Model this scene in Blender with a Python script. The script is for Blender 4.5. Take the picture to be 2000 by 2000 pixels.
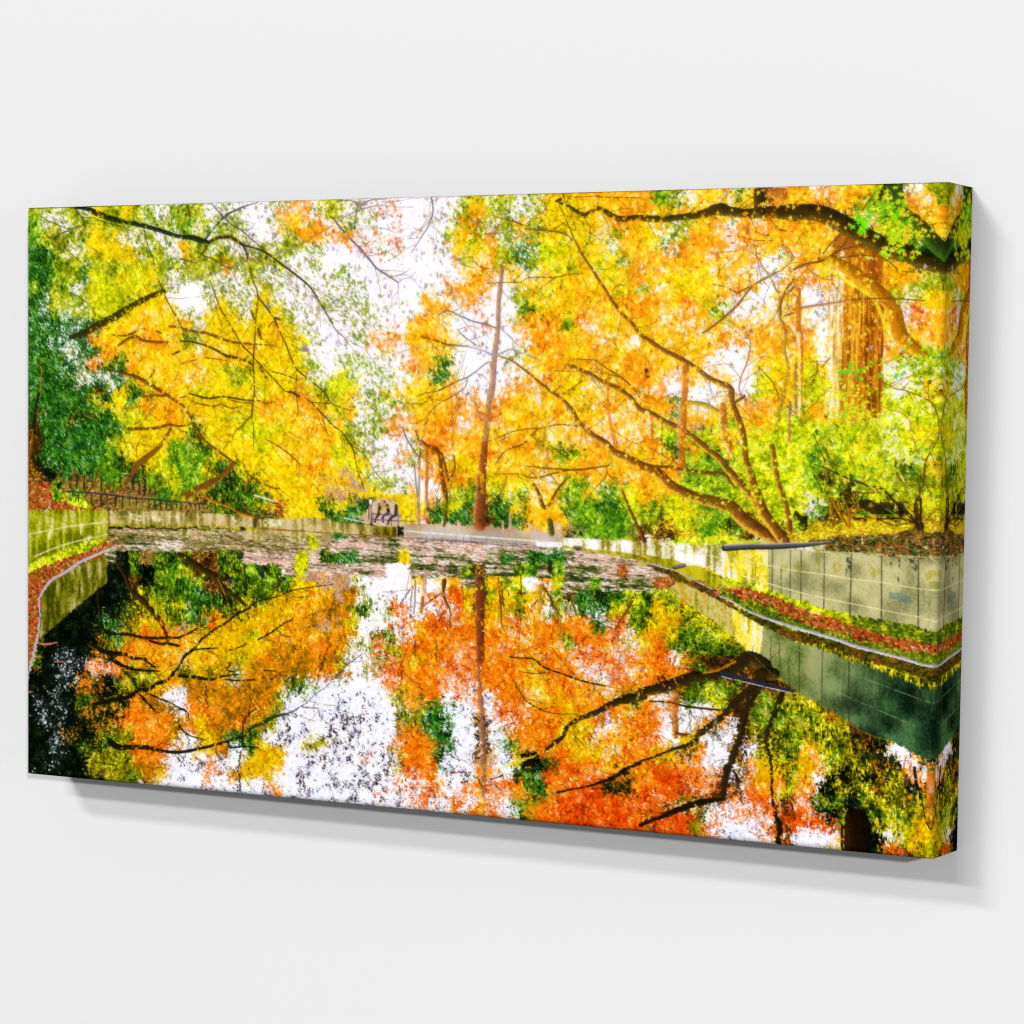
# Canvas print of an autumn pond on a plain white wall.
import bpy, math, numpy as np
rng = np.random.default_rng(11)
H_ = 1.0; W_ = 1.72064; D_ = 0.10975             # print height, width, depth (metres)
UW, UH, UD = W_*1000, 1000.0, D_*1000     # the same in paint units (millimetres)
SS = 2                                    # paint buffer: 2 px per millimetre
BW, BH = int(round(UW*SS)), int(UH*SS)

# ---------------------------------------------------------------- the print, painted leaf by leaf
# kind of foliage / water / stone per square of the working sketch (54 rows of 72 squares);
# KEY takes a point of the canvas in millimetres to the sketch
GRID = [r.replace(' ', '') for r in """lLLlLylylLvL llWvvWWvPPvl lvvqWwwWWvly LlvLyyyaoaao oglvAaALabPo aWPAaaYkYvAl
lLLlLylylLvL llWvvWWvPPvl lvvqWwwWWvly LlvLyyyaoaao oglvAaALabPo aoPAaogkYPAl
lLLlLylylLvL llWvvWWvPPvl lvvqqwwWWvlo lvvLyyyaaaoo aaaPaaaaaaaa bbbaogegeaao
gvvLlllllLLL gLvLLWWvaoPq PLvWwwWWWLol LlaLyyyyaAoa aaLLaaPvPPoo aoobkgPeelaa
glllLyyvvLvv gLLLLvWvLooP PPvqqWwWWLyL PLALyyYyLALo yvLlooPPooao aaoAakkeegGa
GGlvLyyyyLlv alLLvvLLlLvw WWqvqwWWWayy olBBYYyyaLaa agvOooPqPaWo aaaoaakekkGG
GGllBllllllL lllmllllvvvW wWWWWWwWWoLA olGlYYyyYaLo AooaaWAAaWvA oaaaooPaakkk
GGglBYYyYylv LlLvvlvvvvvv LWWWwwwwWWAo PAAWaylayYao PayyyaAAAWWA PPyaaaPaaAll
gGlGvYYYYylv wwvvvvlvvWvv vvwwWWWWWPoo PWlalyaaaaYo LAyyyaoPaWPA WWPaaoaoALYl
GBllLYYYlyyw wwvyLvyvWvWv vvvWWWwowvPq wWYlaayoaoao ooaOalLWWWAa AWAAaaagLrya
GBGLLYYlyaay vwyyyvyylvvv vvvWwWoooWWq WwLGyaaoPaao ooAPoaYwWAAA AWWaaaaaqrPa
GGBBBGyyaaya avyyyyyoyvWW vvvvqWaoAWWq WWPoOogPAyaA yAAoAAAAAAAA PWWaaaaAqPoo
GGBBBoyyoooa lvyyyyyayyvW WvvPPqaoaAWW WWqoOoaaPAAw aaAaaAoqoooA oAWaaooqaaAo
GGGvBGoaaaya aAaaaayyyLvW vvWvvWoaAwwW WWLyaoyaoaaA aoaaaoWwWaoA ayWaaoqobleg
GGGBBPGGoaay aAyllyyyyyLw vLLvWWPoGWww WWWAaooaoaoo oaAAaoWwwAya yYaaaoLWELeL
GGGGvBvBlaya AAyyllyyyyLW YLvvLvAAGAww WWPAPoyyAaoo OoPoAWAwwYya yYYeeeEEWEee
GGGGGdGyGlaa yYyyyyYyyoYl YYvLAAyaaPqW WPPPaayyAAao oPWoWWwwwYya YYAeeeeEWEab
GGGGGlyyGooa yyyyyyooaoal YavLLLyaaooW PoaaaaayAoAA oaBoWWAAPooa LoPaeoeEeeEe
GGGdGGGlYYao aayyYyyaaaoa lavLvPaooPPP PaaaaoaayAAA aPBoAaaaaooe oaaaeleEEeee
bGGGGGGGlyyy yGyyyYYYyaoa alvLPPooOPPo yAaoaAAaAAAA PeeosegeaYYe eeleellEeyyE
bGGGGGglyyyg gnyyyyYyayao ylvWWWLOOoao aooolAAAPPAA oogogeaaeeee egleyeYEeeEe
bGGGGGgnyyyg ggnyyyyyaaao YyLvWPLPoAoo Oaaoolgaoaay oangoeggeeee egleyeeeEEge
bkGGGggnnyYY ggyGnyyyyaoa yYyvWWwPoyya aaoaAaaoooaA aaoagggeeeee egllelelnlan
bkkjjjggnglY glbGnnyyyyas asyLLWwwOoay yyyAAagLaLoA aaaggegeeeee egklllellnlg
RRggjjjjjjgl lbnnnGgyyyay ssyLvvawPlga lLgAALggaggy oayeeggeeeee eellklelllge
RRRegjjjjjjj jjnnngyRyyyG yGGssyyyGYGb GGaaaaLggGGe gleylggeeeee eWgbbgbkkyeY
uuuuuujjjjjj nnnnnbffyyyG GGGnyyyqGGGb GGGaaaGggggg lbyelgnbbeee kgbbFFFFFbFF
uuuuuupppppp CppppCCCCCCC GzVVzzzzzzzz zzzzzzfggggf bbbFggFgbbbb FFFFFffffffF
uuuuuRpphhhh hphhhphhhhYh pppphppppppp pppppcccuuuu cccccccccccc cccfffffffff
uuueRRhknjnn nbbnnppppYpn GGhhhyhphhhp hGhGGGhppppp Fccccccccccc cccccccccccc
eeRRuuuknkng lbbnngnnpYpp pphpwwhhphnb hhnghghhhpRp ppFccFFccccc cccccccccccc
RRRuuuukbkng Ggbbnngngyys sLWwwwAWAohg alYWPYhhghhh hRRccRRRcccc cccccccccccc
RRuuuukkttgn gGGknngyyyaa smvWWWWPPOyb YylyALbGnnge nlloRccuRRRF cccccccccccc
RuuuukknttYg YGnnttyyyaam mlnWLPWWPPyb yylAvLLGBBYg nyteucucgggR RRRRffgggggg
RuuukkGttaYg gGoyyyyyaams mYWWWPaoOPoa aAPaooooGpPn nyyteuyucugg gRRRRRgnnggg
guukkkGlyooo syyyyYaoaaam amWLLWaooooo ooAooogooPPA yyygggeyycuu cuggfRRRgggg
gkkkkdloaaaa ayyyyyymmmoo mvLPlooooPPo oPoooAAPoAPL aoggggggycuu ccuuRRnnggRR
gkKKKPdoaaaa AyayYyommmmm lWvLPoyaoPPo oooaPoAPPPPo oowmggggbbyu uuuuuucRRffR
kkKKKPPoltya lylyLymmmmoo mwWPPooooPPo oooaoooPPWPA oooobbbbbbyu uuuuuuuuuuuu
kkKKodkltlya mmmmmmmmLgSS SwwWPaooPPqo oooyoooaAAPo obbmggggbbbu uuuuuuuuuuuu
kKKkndtkommS SmmmmmmlSSSS SDDSWloooWSo SooAayoaoAAn oWPggegbbggu tuuuuuuuuuuu
kKKkdddkoomS SoommomlSSSS DDDDSLlGGSwA SPPoooyoooAo oPWWWWabbgge ttmuuuuuuuuu
kkKkdddoooom oymmolmlDDSD DDDDSllGGDSb SqooooyyPWAo oPWWAAAwbggl gtttbuuuuuuu
kkKdkdnlooom SyymGnnDDSDD DDDSSPooGSSb SLooooyyWAaa PPWyyDWwbttg etttbdkuuuuu
kkKknnnloooS DyymSGyyDDlD DDDWSPooGSSb SGnoooyyyAAo oyyboWSbWttg aytglddWWuuu
kkKkklllmmoS DDPDDyyySDDD DDqDDlooGSSs SDyknOOooaao aomoPSWbPyyt yPttttddWPdw
KkkkklllgmyS SDPDmyySDDSD DDDDqqPoDDDo qDnGOOoOPOdo oOOOoPWbPyyg aWkktkddtPFw
kKkkkkllgSSS DSSDDSSoSDDD DDDDqqqPoDPo PPonGoOOOddO OOOOPPbqPooe oPktltdtldPA
kKkkkkllgSSS SDDDSDDDDDSD DDDqDqqPDPqo PSLlmoOOOOOP OPOlbbPqOOPb PPngknttltmo
kKkkkkllgSSS SDDDSDDDDDSD DDDqDqqPDPqo PSnmoOOOOOOo ObbPlSqqPqPb OPktkbntgyym
kKkkkkllgSSS SDDDSDDDDDSD DDDqDqqPDPqo oonmOOOOOOOO bOOOlPqSSqPb OOPnkbktYyYy
kKkkkkllgSSS SDDDSDDDDDSD DDDqDqqPDPqo oonmOOOOOOOO OOOOmPqSSSPb SSSakbkSeyYY
kKkkkkllgSSS SDDDSDDDDDSD DDDqDqqPDPqo oonmOOOOOOOO OOOOmPqSSSPb SSSykkkorbYY
kKkkkkllgSSS SDDDSDDDDDSD DDDqDqqPDPqo oonmOOOOOOOO OOOOmPqSSSPb SSSykkkorbYY""".split('\n')]
KEY = [0.86477437, 0.00070685041, 49.977198, -0.063958937, 1.1278703, 404.8153, -9.6983872e-05, 1.4137008e-05, 0.99954395]
POLYS = """u -0,529 183,524 183,577 125,591 81,605 36,618 -0,629
e -0,629 36,616 81,602 125,588 183,575 189,582 149,596 92,612 58,628 -0,644
R -0,643 46,625 92,612 126,605 171,581 204,578 206,586 126,614 65,642 38,670 30,696 30,759 21,787 -0,834
U 39,673 59,654 125,619 182,602 181,651 160,666 107,703 54,742 32,758 35,714 36,686
C 184,526 336,522 343,525 472,523 501,530 641,523 651,529 736,535 776,535 776,549 651,548 503,545 336,547 184,549
M 184,548 336,547 473,544 503,545 503,548 336,551 184,554
H 503,545 651,549 776,550 776,553 651,550 503,548
k 184,554 336,551 475,548 475,549 184,557
V 736,535 776,535 776,550 732,549
k 778,535 790,536 790,551 778,549
p 807,530 928,532 995,532 1089,534 1089,539 947,537 792,536
z 782,528 880,528 957,529 1023,533 1088,533 1088,539 947,535 790,535
Q 790,534 947,535 1088,538 1088,557 947,554 790,552
X 790,552 947,554 1052,556 1052,560 948,557 821,554
c 1088,541 1226,542 1297,543 1372,544 1373,595 1344,581 1302,576 1268,568 1226,563 1130,558 1088,555
N 1372,544 1446,543 1447,608 1418,600 1371,597
Z 1446,543 1488,546 1543,548 1585,548 1632,549 1691,551 1744,551 1747,663 1726,664 1692,654 1634,647 1582,642 1540,634 1490,622 1459,613 1447,610
M 1088,555 1130,558 1226,563 1268,568 1302,576 1344,581 1371,597 1360,616 1317,598 1261,580 1226,573 1135,562 1088,558
e 1360,618 1371,595 1418,600 1459,611 1490,622 1540,634 1583,644 1634,649 1634,661 1533,651 1447,631 1386,611
x 1583,641 1634,647 1692,654 1747,667 1748,680 1691,677 1634,669 1583,658
x 1369,619 1386,612 1447,631 1533,662 1617,677 1748,693 1748,712 1720,712 1686,705 1641,696 1596,686 1561,680 1517,669 1491,664 1446,651 1413,641 1386,629
R 1373,611 1404,604 1447,616 1499,634 1550,647 1617,664 1683,675 1748,680 1748,693 1667,690 1601,678 1533,663 1482,648 1430,632 1387,620
R 1318,598 1334,602 1364,618 1361,622
J 1226,575 1262,582 1289,589 1317,600 1352,614 1386,633 1413,644 1446,654 1491,668 1517,673 1561,683 1596,690 1642,700 1686,709 1749,717 1749,742 1691,728 1633,715 1582,702 1533,691 1491,684 1448,667 1413,653 1378,635 1343,620 1298,602 1254,588
I 1298,602 1343,620 1378,635 1389,642 1397,689 1375,674 1356,661 1336,651 1316,640 1290,626 1272,615
N 1387,640 1413,653 1448,669 1441,723 1414,705 1392,689
T 1440,665 1491,685 1533,693 1582,708 1584,801 1540,781 1493,763 1471,745 1454,733 1435,719
i 1582,708 1633,721 1692,739 1749,754 1752,852 1724,854 1694,845 1655,827 1609,816 1582,800
f 1497,535 1530,529 1614,521 1687,511 1744,512 1744,552 1691,550 1632,549 1585,548 1531,546 1547,536
F 1445,534 1496,521 1563,505 1629,495 1687,504 1679,511 1614,520 1530,529 1497,533 1446,536
e 1271,541 1310,533 1359,528 1411,533 1446,538 1372,543 1297,542
e 86,516 114,511 148,517 146,523 115,522
R -0,496 35,506 92,515 115,522 183,523 -0,529
s 601,614 639,613 642,632 604,631
s 652,613 687,617 687,646 652,633
b 1327,712 1397,714 1501,761 1489,765 1450,753 1345,739
z 722,500 743,488 776,493 793,497 793,520 778,534 736,534 708,526 692,520 714,516
y 777,490 813,492 811,520 784,521
y 691,478 741,480 801,484 803,494 771,491 738,489 701,486"""                     # letter x,y x,y ... in millimetres on the canvas
STROKES = """mk 302,149,9.4 262,161,10.2 224,178,12.9 193,192,15.0 159,207,13.7 133,218,11.0 99,227,8.3
ik 106,1,5.5 134,5,8.2 158,13,10.2 189,23,9.5 227,30,8.1 261,38,8.1 295,46,7.4 334,54,6.7 359,58,9.4 384,65,9.3 395,67,6.7
bk 106,2,1.9 130,29,2.2 103,39,2.2 76,48,2.2 67,54,2.2 66,60,2.2
bk 36,17,1.4 59,28,1.4 99,40,1.4
bk 27,51,1.1 66,55,1.1
bk 123,19,1.1 150,22,1.1 172,28,1.1 210,37,0.8
bk 258,39,2.2 266,66,1.9 277,91,1.9 283,112,1.9 289,126,1.9 302,152,1.9 314,173,1.9 335,202,1.9 346,223,1.3
br 204,241,4.1 226,230,6.1 245,227,6.1 262,234,5.4 313,236,4.7
bk 190,222,2.0 207,224,2.0 226,222,3.4 241,217,4.1
bk 285,215,2.7 297,220,2.7
bk 218,23,1.1 234,15,1.1
br 144,71,1.1 172,86,1.1
pu 179,111,1.1 190,125,1.1 203,139,1.1
bk 113,153,1.4 145,174,1.4 155,190,1.4
bk 71,60,1.1 99,80,1.1 124,99,1.1
br 312,208,2.7 335,210,4.0
gr 334,140,8.1 354,130,7.4 381,125,6.0 420,116,4.0 458,102,4.0 482,99,5.3 513,95,5.3 544,86,4.6 571,81,4.6 584,74,3.3
ob 584,74,2.6 610,61,2.3 647,44,2.1
ob 614,61,2.1 620,35,1.8 624,15,1.3
nv 389,61,4.0 409,40,3.7 433,22,4.0 453,13,3.3 474,7,2.9 493,1,1.6
bk 397,0,1.3 423,23,1.9 441,37,1.9 463,49,1.9 482,62,1.6 500,75,1.6 516,87,1.8
bk 395,67,5.3 414,59,5.3 437,58,6.0 453,65,6.0 466,73,5.3 486,76,3.3 515,89,4.0 545,106,3.7 571,123,3.7 598,141,3.3 610,153,2.6 627,176,2.6 638,192,2.6 648,205,2.6
bk 466,73,4.0 474,85,3.7 476,99,3.3
bk 395,68,2.7 389,79,2.7 383,88,2.1 404,95,1.9 420,104,1.9 443,112,1.6
bk 471,59,1.3 474,64,1.3 482,83,1.3 484,91,1.3
pu 435,24,1.3 459,30,1.1 487,37,0.8
bk 431,1,1.1 432,22,1.1
bk 349,1,1.9 354,14,1.9 357,29,1.9
br 334,94,2.7 354,98,2.7 367,102,1.9
bk 479,112,1.3 486,128,1.9 496,149,2.4 498,160,2.6 515,177,2.9 532,197,3.2 542,215,2.6 556,241,2.1
br 498,160,2.6 493,197,2.6 491,241,2.7
bk 391,116,1.1 409,155,1.9 421,180,2.1 434,196,2.1 451,220,1.9 466,239,2.1
gy 516,95,1.6 534,114,1.1 563,131,1.1 568,152,1.1 580,176,1.0 599,200,0.8 621,230,0.7
bk 483,181,2.7 490,197,2.6
bk 409,174,1.1 423,207,1.1
br 498,213,5.3 501,223,7.9 504,230,2.6
br 335,210,2.7 365,216,4.7 393,220,5.4 415,226,5.3 438,234,5.3 461,236,4.0 532,240,1.6
bk 335,233,2.7 360,234,2.7 390,241,3.4 415,250,4.0 434,257,4.7 459,263,4.7 477,267,4.0 487,273,3.3
bk 532,194,4.0 543,198,2.1
bk 519,209,1.9 529,199,1.6
pu 603,143,1.6 619,150,1.3 648,165,1.3
bk 515,91,4.0 513,95,5.3
sl 647,31,2.6 659,45,3.4 675,60,3.4 691,73,3.6 706,86,3.6 721,102,3.6 734,115,3.6 756,127,2.6 775,138,2.3
ls 775,138,1.8 784,132,1.8 796,130,1.5 808,121,1.0
ls 796,130,1.0 814,143,1.0 828,161,1.0
ls 775,138,1.8 774,153,1.5 764,163,1.0 763,179,0.8
ls 776,154,0.8 777,181,0.8
sl 833,1,2.5 839,8,3.0 840,24,2.5 837,37,2.5 830,50,2.3 818,66,1.5 799,91,1.0
ls 834,46,1.0 845,55,1.0 848,73,1.0
pu 653,2,1.8 682,3,3.2 696,11,6.5 709,9,6.4 721,3,3.2 750,1,1.8
pu 659,35,1.8 678,27,2.3 698,21,2.6 717,15,2.3 740,13,1.3 770,16,1.0 802,17,0.8
pu 752,8,1.0 775,6,1.3 804,2,1.0 828,2,1.0
pu 840,7,1.3 852,3,1.3 876,1,1.0
bk 693,20,2.1 689,50,1.6
ls 694,43,0.8 725,48,1.0 754,52,1.3 768,57,1.0 791,51,0.6
ls 648,165,1.3 664,170,1.8 676,179,1.3 695,185,1.6 706,197,1.0 726,214,0.8
sl 648,208,2.1 659,219,2.1 672,228,1.6 674,240,1.0
sl 672,228,1.0 699,240,1.0
sl 851,191,1.5 869,184,2.0 887,190,1.8 901,195,2.3 920,201,2.3 943,206,2.5 962,213,2.0
ls 886,172,1.0 898,185,1.0 901,195,1.0
sl 888,214,1.8 903,226,1.8 924,239,1.5
br 818,225,1.8 849,232,2.6 871,239,3.8 909,241,2.5
br 897,26,1.3 914,40,1.3 932,58,1.3
br 907,61,1.0 918,61,1.0 927,66,1.8 941,62,2.0
br 886,103,1.0 898,111,1.0 921,116,1.0
br 916,104,1.5 930,115,1.5 942,119,1.5
tr 970,116,7.5 968,141,8.2 965,173,8.8 964,211,9.1 961,240,10.7 957,272,12.0 953,303,12.0 950,329,12.0 946,363,12.1 942,395,12.7 937,452,14.0 932,490,17.9 932,518,21.7
sl 941,62,1.8 970,61,1.5 999,57,1.5
tb 1011,56,3.0 1036,58,3.2 1065,62,3.5 1086,67,3.5 1102,80,3.0
br 949,32,1.3 973,40,1.5 996,45,2.5 1011,54,3.0
br 978,80,1.0 992,70,1.0 1010,66,1.0 1036,58,1.0
br 1009,17,1.2 1031,26,1.2 1057,39,1.5 1079,48,1.7 1092,56,1.7
br 1012,49,1.2 1028,38,1.2 1040,30,1.2 1048,26,1.7 1061,1,1.5
br 1048,26,1.0 1064,29,1.0
br 942,141,1.0 979,140,1.5 1004,140,1.8 1022,132,1.8 1070,132,2.0 1094,128,1.7 1114,128,1.2
br 1070,132,1.0 1037,152,1.0
cr 1110,96,2.2 1090,105,1.7 1073,109,1.5 1051,114,1.0
cr 1102,84,2.0 1072,75,1.2 1040,76,0.7
cr 1073,113,1.0 1063,121,1.0 1044,128,1.0
tb 1073,21,1.7 1083,37,2.7 1092,56,3.0 1101,75,3.5 1111,92,4.7 1121,105,4.9 1133,121,5.7 1144,138,6.2 1159,156,6.7 1173,174,6.9 1187,191,7.1 1206,206,7.6 1220,220,8.1 1241,235,8.6 1262,246,8.6 1283,255,8.5 1304,267,9.1 1325,280,7.9 1345,290,8.5 1370,300,9.7
br 1114,91,1.5 1125,80,1.5 1130,70,1.5 1129,55,1.2 1124,47,1.2
br 1166,159,1.2 1180,146,1.5 1191,147,1.5
br 1085,16,1.5 1080,5,2.5 1077,-0,2.5
br 1085,17,1.5 1094,4,1.5
br 1100,8,1.7 1128,7,2.0 1156,9,2.0 1217,12,1.5
bk 1067,14,3.7 1075,11,6.2
mk 1074,17,5.0 1091,24,5.0 1100,30,6.8 1117,35,6.2 1134,31,5.5 1142,26,6.8 1154,30,7.4 1171,40,8.6 1185,43,9.2 1217,44,9.8 1245,46,11.0 1279,45,9.7 1307,42,10.9 1327,38,13.3 1347,34,16.9 1361,32,19.2 1374,36,14.4 1401,39,13.2 1421,39,17.9 1447,40,19.0 1478,42,22.5
ob 1440,9,14.3 1455,12,23.8
mk 1419,-0,17.9 1421,37,19.1
mk 1454,39,20.2 1478,40,22.5 1510,42,24.8 1536,47,27.1 1562,59,27.0 1582,69,27.0 1608,82,25.7 1633,96,26.9 1665,107,26.8 1697,117,25.5 1726,125,23.1
mg 1638,1,27.9 1651,42,20.9 1677,61,23.2 1703,89,25.5 1726,107,23.1
ls 972,215,2.5 987,226,2.8 1002,240,2.8
ls 943,250,3.8 957,254,3.8 973,250,2.8 988,246,3.1 1005,251,2.8 1023,256,3.8 1046,265,2.5
tb 966,256,2.5 988,263,3.2 1005,273,3.8 1026,286,5.0 1044,300,6.3 1061,311,6.9 1076,321,6.9 1092,333,7.5 1105,347,8.1 1112,359,9.4 1122,369,10.0 1141,381,10.0 1160,392,10.6 1177,403,11.2 1198,413,13.6 1224,427,16.1 1252,437,18.5 1280,456,16.6 1308,467,15.9 1335,475,17.1 1362,480,18.3 1383,487,21.9 1401,503,21.8 1424,517,20.6 1451,531,18.1 1464,536,14.5
tb 1094,270,6.9 1115,278,8.1 1132,284,7.5 1151,293,6.8 1175,303,8.0 1189,310,9.3 1204,320,8.6 1222,337,9.2 1243,345,9.2 1264,355,9.2 1285,364,9.2 1306,375,9.8 1327,387,10.4 1345,401,10.3 1361,413,10.9 1375,427,11.5 1389,441,12.1 1402,453,13.9 1416,467,15.7 1430,483,16.9
br 1096,260,1.5 1125,261,1.7 1143,263,2.0 1161,274,2.2 1182,285,2.5 1203,299,2.7 1217,313,2.7 1222,323,2.5
br 1068,279,1.3 1118,280,1.2 1154,282,1.7 1183,288,1.7
br 1083,316,1.5 1104,305,1.7 1118,296,1.7 1138,291,1.2
br 1068,312,1.3 1083,301,1.2
br 945,394,1.5 972,384,1.8 994,376,1.8 1019,372,1.8 1045,370,2.0 1076,364,2.0 1112,366,2.2
br 961,430,1.0 980,408,2.3 1012,397,3.0 1025,385,2.8 1040,370,2.0
rd 937,420,5.1 946,414,3.2 963,410,2.5
br 1019,430,1.3 1049,432,2.5 1077,433,3.0 1113,434,3.7 1142,430,2.7 1170,426,2.0
br 961,445,1.0 983,444,1.3 1008,443,1.5 1023,448,2.3 1041,448,2.5 1060,444,2.8 1078,439,2.3 1099,435,2.5
br 1165,427,1.7 1163,443,1.7 1142,464,1.2
br 1033,459,3.8 1043,474,6.3 1048,490,7.6 1052,494,7.6
br 1092,450,3.8 1075,469,4.4 1064,489,5.0 1054,496,6.3
ty 1053,369,5.0 1049,388,5.7 1042,403,3.1
gr 1058,403,3.8 1057,432,4.4
or 1165,289,3.7 1166,339,3.7 1174,376,7.4 1182,397,9.9
br 1152,358,1.0 1159,362,1.0
gy 1174,319,1.2 1187,314,1.2
br 1174,344,1.0 1197,321,1.0
br 1176,371,1.0 1199,385,1.0 1219,392,1.0
br 1071,408,1.3 1106,398,1.0
ty 973,481,3.8 980,461,5.7 983,447,5.1
ol 1064,515,10.1 1067,535,11.3
br 1192,462,2.0 1206,493,5.0 1226,530,6.2 1234,542,7.4
br 1007,480,1.8 1024,479,1.8
br 1008,483,1.8 1025,482,1.8
ty 1015,483,2.3 1016,523,2.5
pk 977,520,5.1 978,533,3.8
pk 991,509,5.1 991,530,5.1
bk 1018,526,6.3 1021,526,6.3
gy 1100,517,2.8 1100,538,2.8
gy 1125,518,2.8 1126,535,2.8
bk 1119,534,5.0 1122,536,3.8
gy 1100,519,1.3 1125,519,1.3
gy 1101,528,1.3 1131,527,1.3
ob 1300,274,12.2 1299,305,11.6 1297,330,11.0 1296,366,11.6 1295,397,13.5 1296,423,13.5
pk 1291,330,2.4 1289,366,3.1 1289,422,3.1
gy 1289,428,3.7 1291,444,2.5
ty 1304,326,4.9 1326,329,8.5 1339,334,8.5 1357,340,6.7
ob 1365,331,10.9 1365,347,12.1 1370,371,13.3 1380,399,10.9
cr 1360,341,1.7 1362,371,2.2 1374,396,2.4 1384,412,1.9
br 1386,325,4.2 1401,316,5.4
pb 1398,315,2.7 1392,308,2.4 1395,288,2.7 1404,266,3.1 1409,244,3.1 1409,232,2.4 1405,222,1.7
tb 1370,300,9.7 1379,307,10.9 1381,323,10.3 1385,338,11.5 1394,354,12.1 1399,374,10.9 1403,393,10.9 1408,415,10.9 1414,435,11.5 1420,453,14.5 1427,471,15.7 1438,495,18.1 1460,519,18.1 1473,535,18.1
ty 1468,220,6.0 1466,248,6.0 1473,274,6.6 1470,294,6.6 1465,316,7.8 1460,340,7.8 1459,352,7.2
pb 1478,325,4.8 1477,382,4.8
br 1242,426,3.1 1266,426,4.9 1300,429,6.1 1334,434,6.1 1368,436,6.1 1378,445,4.9 1386,454,4.9
ob 1239,398,3.1 1265,411,3.7 1296,426,3.7
tb 1449,392,9.6 1455,418,9.6 1462,448,8.4 1469,467,8.4 1478,493,9.6 1481,517,10.8
br 1423,271,1.2 1446,292,1.7 1457,312,1.9 1458,322,1.9
br 1261,355,1.5 1262,422,1.5
ob 1322,336,1.0 1314,421,1.2
br 1466,286,1.4 1451,299,1.4
ob 1223,396,2.5 1233,404,3.1
cr 1234,343,7.4 1241,380,6.2
or 1243,349,7.4 1244,383,4.9
br 1224,328,1.7 1219,334,1.7
bk 1232,278,7.4 1235,286,7.4
tb 1328,220,3.0 1344,210,3.6 1370,192,4.2 1388,178,4.2 1401,160,3.6 1411,150,3.6
tb 1386,160,2.6 1410,150,3.4 1436,137,3.3 1462,124,1.9 1479,109,1.7
br 1344,146,1.4 1370,152,2.2 1386,160,2.4
pb 1406,97,1.4 1420,106,2.4 1428,120,2.9 1441,139,3.1 1450,153,3.3 1457,166,3.6 1456,192,5.4 1464,210,6.0 1468,222,6.0
br 1412,81,1.2 1418,105,1.7
br 1459,87,1.7 1471,95,1.7 1479,107,1.7
tb 1480,139,3.6 1467,157,4.2 1459,176,4.8 1459,198,4.8
br 1480,151,3.1 1470,161,3.1
br 1464,195,2.6 1481,190,2.6
dr 1368,73,1.7 1388,74,1.7 1415,80,1.7 1448,81,1.2
dr 1341,77,1.7 1344,98,1.4 1362,97,1.2 1382,96,1.2
dr 1415,68,3.6 1419,70,4.8
dr 1424,73,3.6 1437,73,3.6
dr 1453,65,3.6 1466,67,1.9
br 1353,132,3.6 1356,121,1.4
pu 1287,13,1.2 1296,1,1.2
pu 1364,11,1.4 1367,1,1.4
pu 1334,220,1.5 1331,200,1.5
gl 1542,110,13.0 1571,127,20.0 1597,144,22.3 1622,161,21.1 1642,187,23.4 1652,220,25.7 1669,238,21.0 1690,252,16.3
ye 1534,122,7.1 1558,137,5.3 1590,155,5.3 1610,171,5.3 1622,191,5.9 1630,214,5.9 1635,227,8.2
br 1529,110,3.0 1544,103,3.5 1556,97,2.9 1572,94,1.9 1590,90,1.4
br 1542,106,3.0 1557,108,2.6 1578,106,2.4 1606,107,1.6 1628,112,1.6 1644,124,1.6 1660,130,1.4 1675,131,1.2
br 1527,102,2.4 1544,83,1.9 1554,74,1.6
br 1552,98,1.9 1568,80,1.4
br 1480,125,3.6 1499,117,3.6 1525,113,3.5 1531,110,3.0
dr 1522,94,3.5 1521,110,4.7
pb 1506,127,1.7 1527,139,2.1 1541,141,1.4
pb 1481,185,4.2 1507,180,4.2 1539,176,3.5 1572,171,2.6
br 1572,171,2.4 1610,170,2.3 1654,170,2.1 1692,173,1.6
ob 1610,172,1.9 1642,181,1.6 1674,197,1.2 1693,208,0.9
br 1677,54,0.9 1683,46,0.9 1708,43,0.9
br 1688,64,1.2 1721,59,1.6
ob 1480,145,2.4 1506,121,2.4
ob 1488,157,8.3 1489,220,8.3
br 1588,40,1.6 1606,17,1.6
or 1589,23,2.3 1588,40,2.3
cr 1489,220,4.8 1493,280,4.8 1493,345,3.6
ob 1495,220,4.8 1497,280,4.8 1497,327,2.4
pb 1485,262,6.0 1487,340,6.0
ob 1704,220,1.9 1705,232,1.6
br 1625,291,1.4 1647,302,1.6 1668,306,1.6 1702,320,2.1 1712,332,2.3 1718,352,2.6 1718,372,2.3 1709,389,2.3 1699,407,2.9 1697,430,4.1 1695,446,4.7
ob 1604,323,1.7 1621,326,1.9 1639,334,1.9 1656,337,2.1 1671,348,2.3 1675,366,2.1 1683,390,2.6 1687,398,2.3
bk 1518,373,1.4 1528,393,1.4 1537,413,1.7
bk 1519,417,1.2 1538,422,1.7 1559,431,3.1 1590,441,3.1 1610,448,2.6
bk 1538,394,3.0 1547,416,1.7 1559,431,1.7
bk 1532,433,10.7 1533,434,10.7
bk 1523,368,7.2 1524,369,7.2
br 1520,262,1.4 1521,277,1.7 1510,303,1.4
br 1541,258,1.9 1520,280,2.1 1500,294,1.7
ob 1546,301,1.7 1523,321,1.9 1504,337,1.9
bk 1577,402,1.2 1590,428,1.2
bk 1651,408,2.4 1653,426,2.1 1664,442,2.1
br 1700,290,1.2 1701,320,1.2
bk 1701,292,7.0 1706,292,4.7
ob 1620,268,1.9 1644,259,1.9 1665,248,1.9
cr 1671,348,1.6 1677,328,1.2
bs 1546,468,6.0 1550,489,6.0 1552,512,4.8
bs 1550,468,3.6 1563,491,4.8 1576,508,4.2
bs 1578,482,4.2 1579,513,4.8
bs 1560,470,4.8 1563,483,3.6
bs 1594,472,3.0 1591,484,2.4 1581,494,1.9
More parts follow.
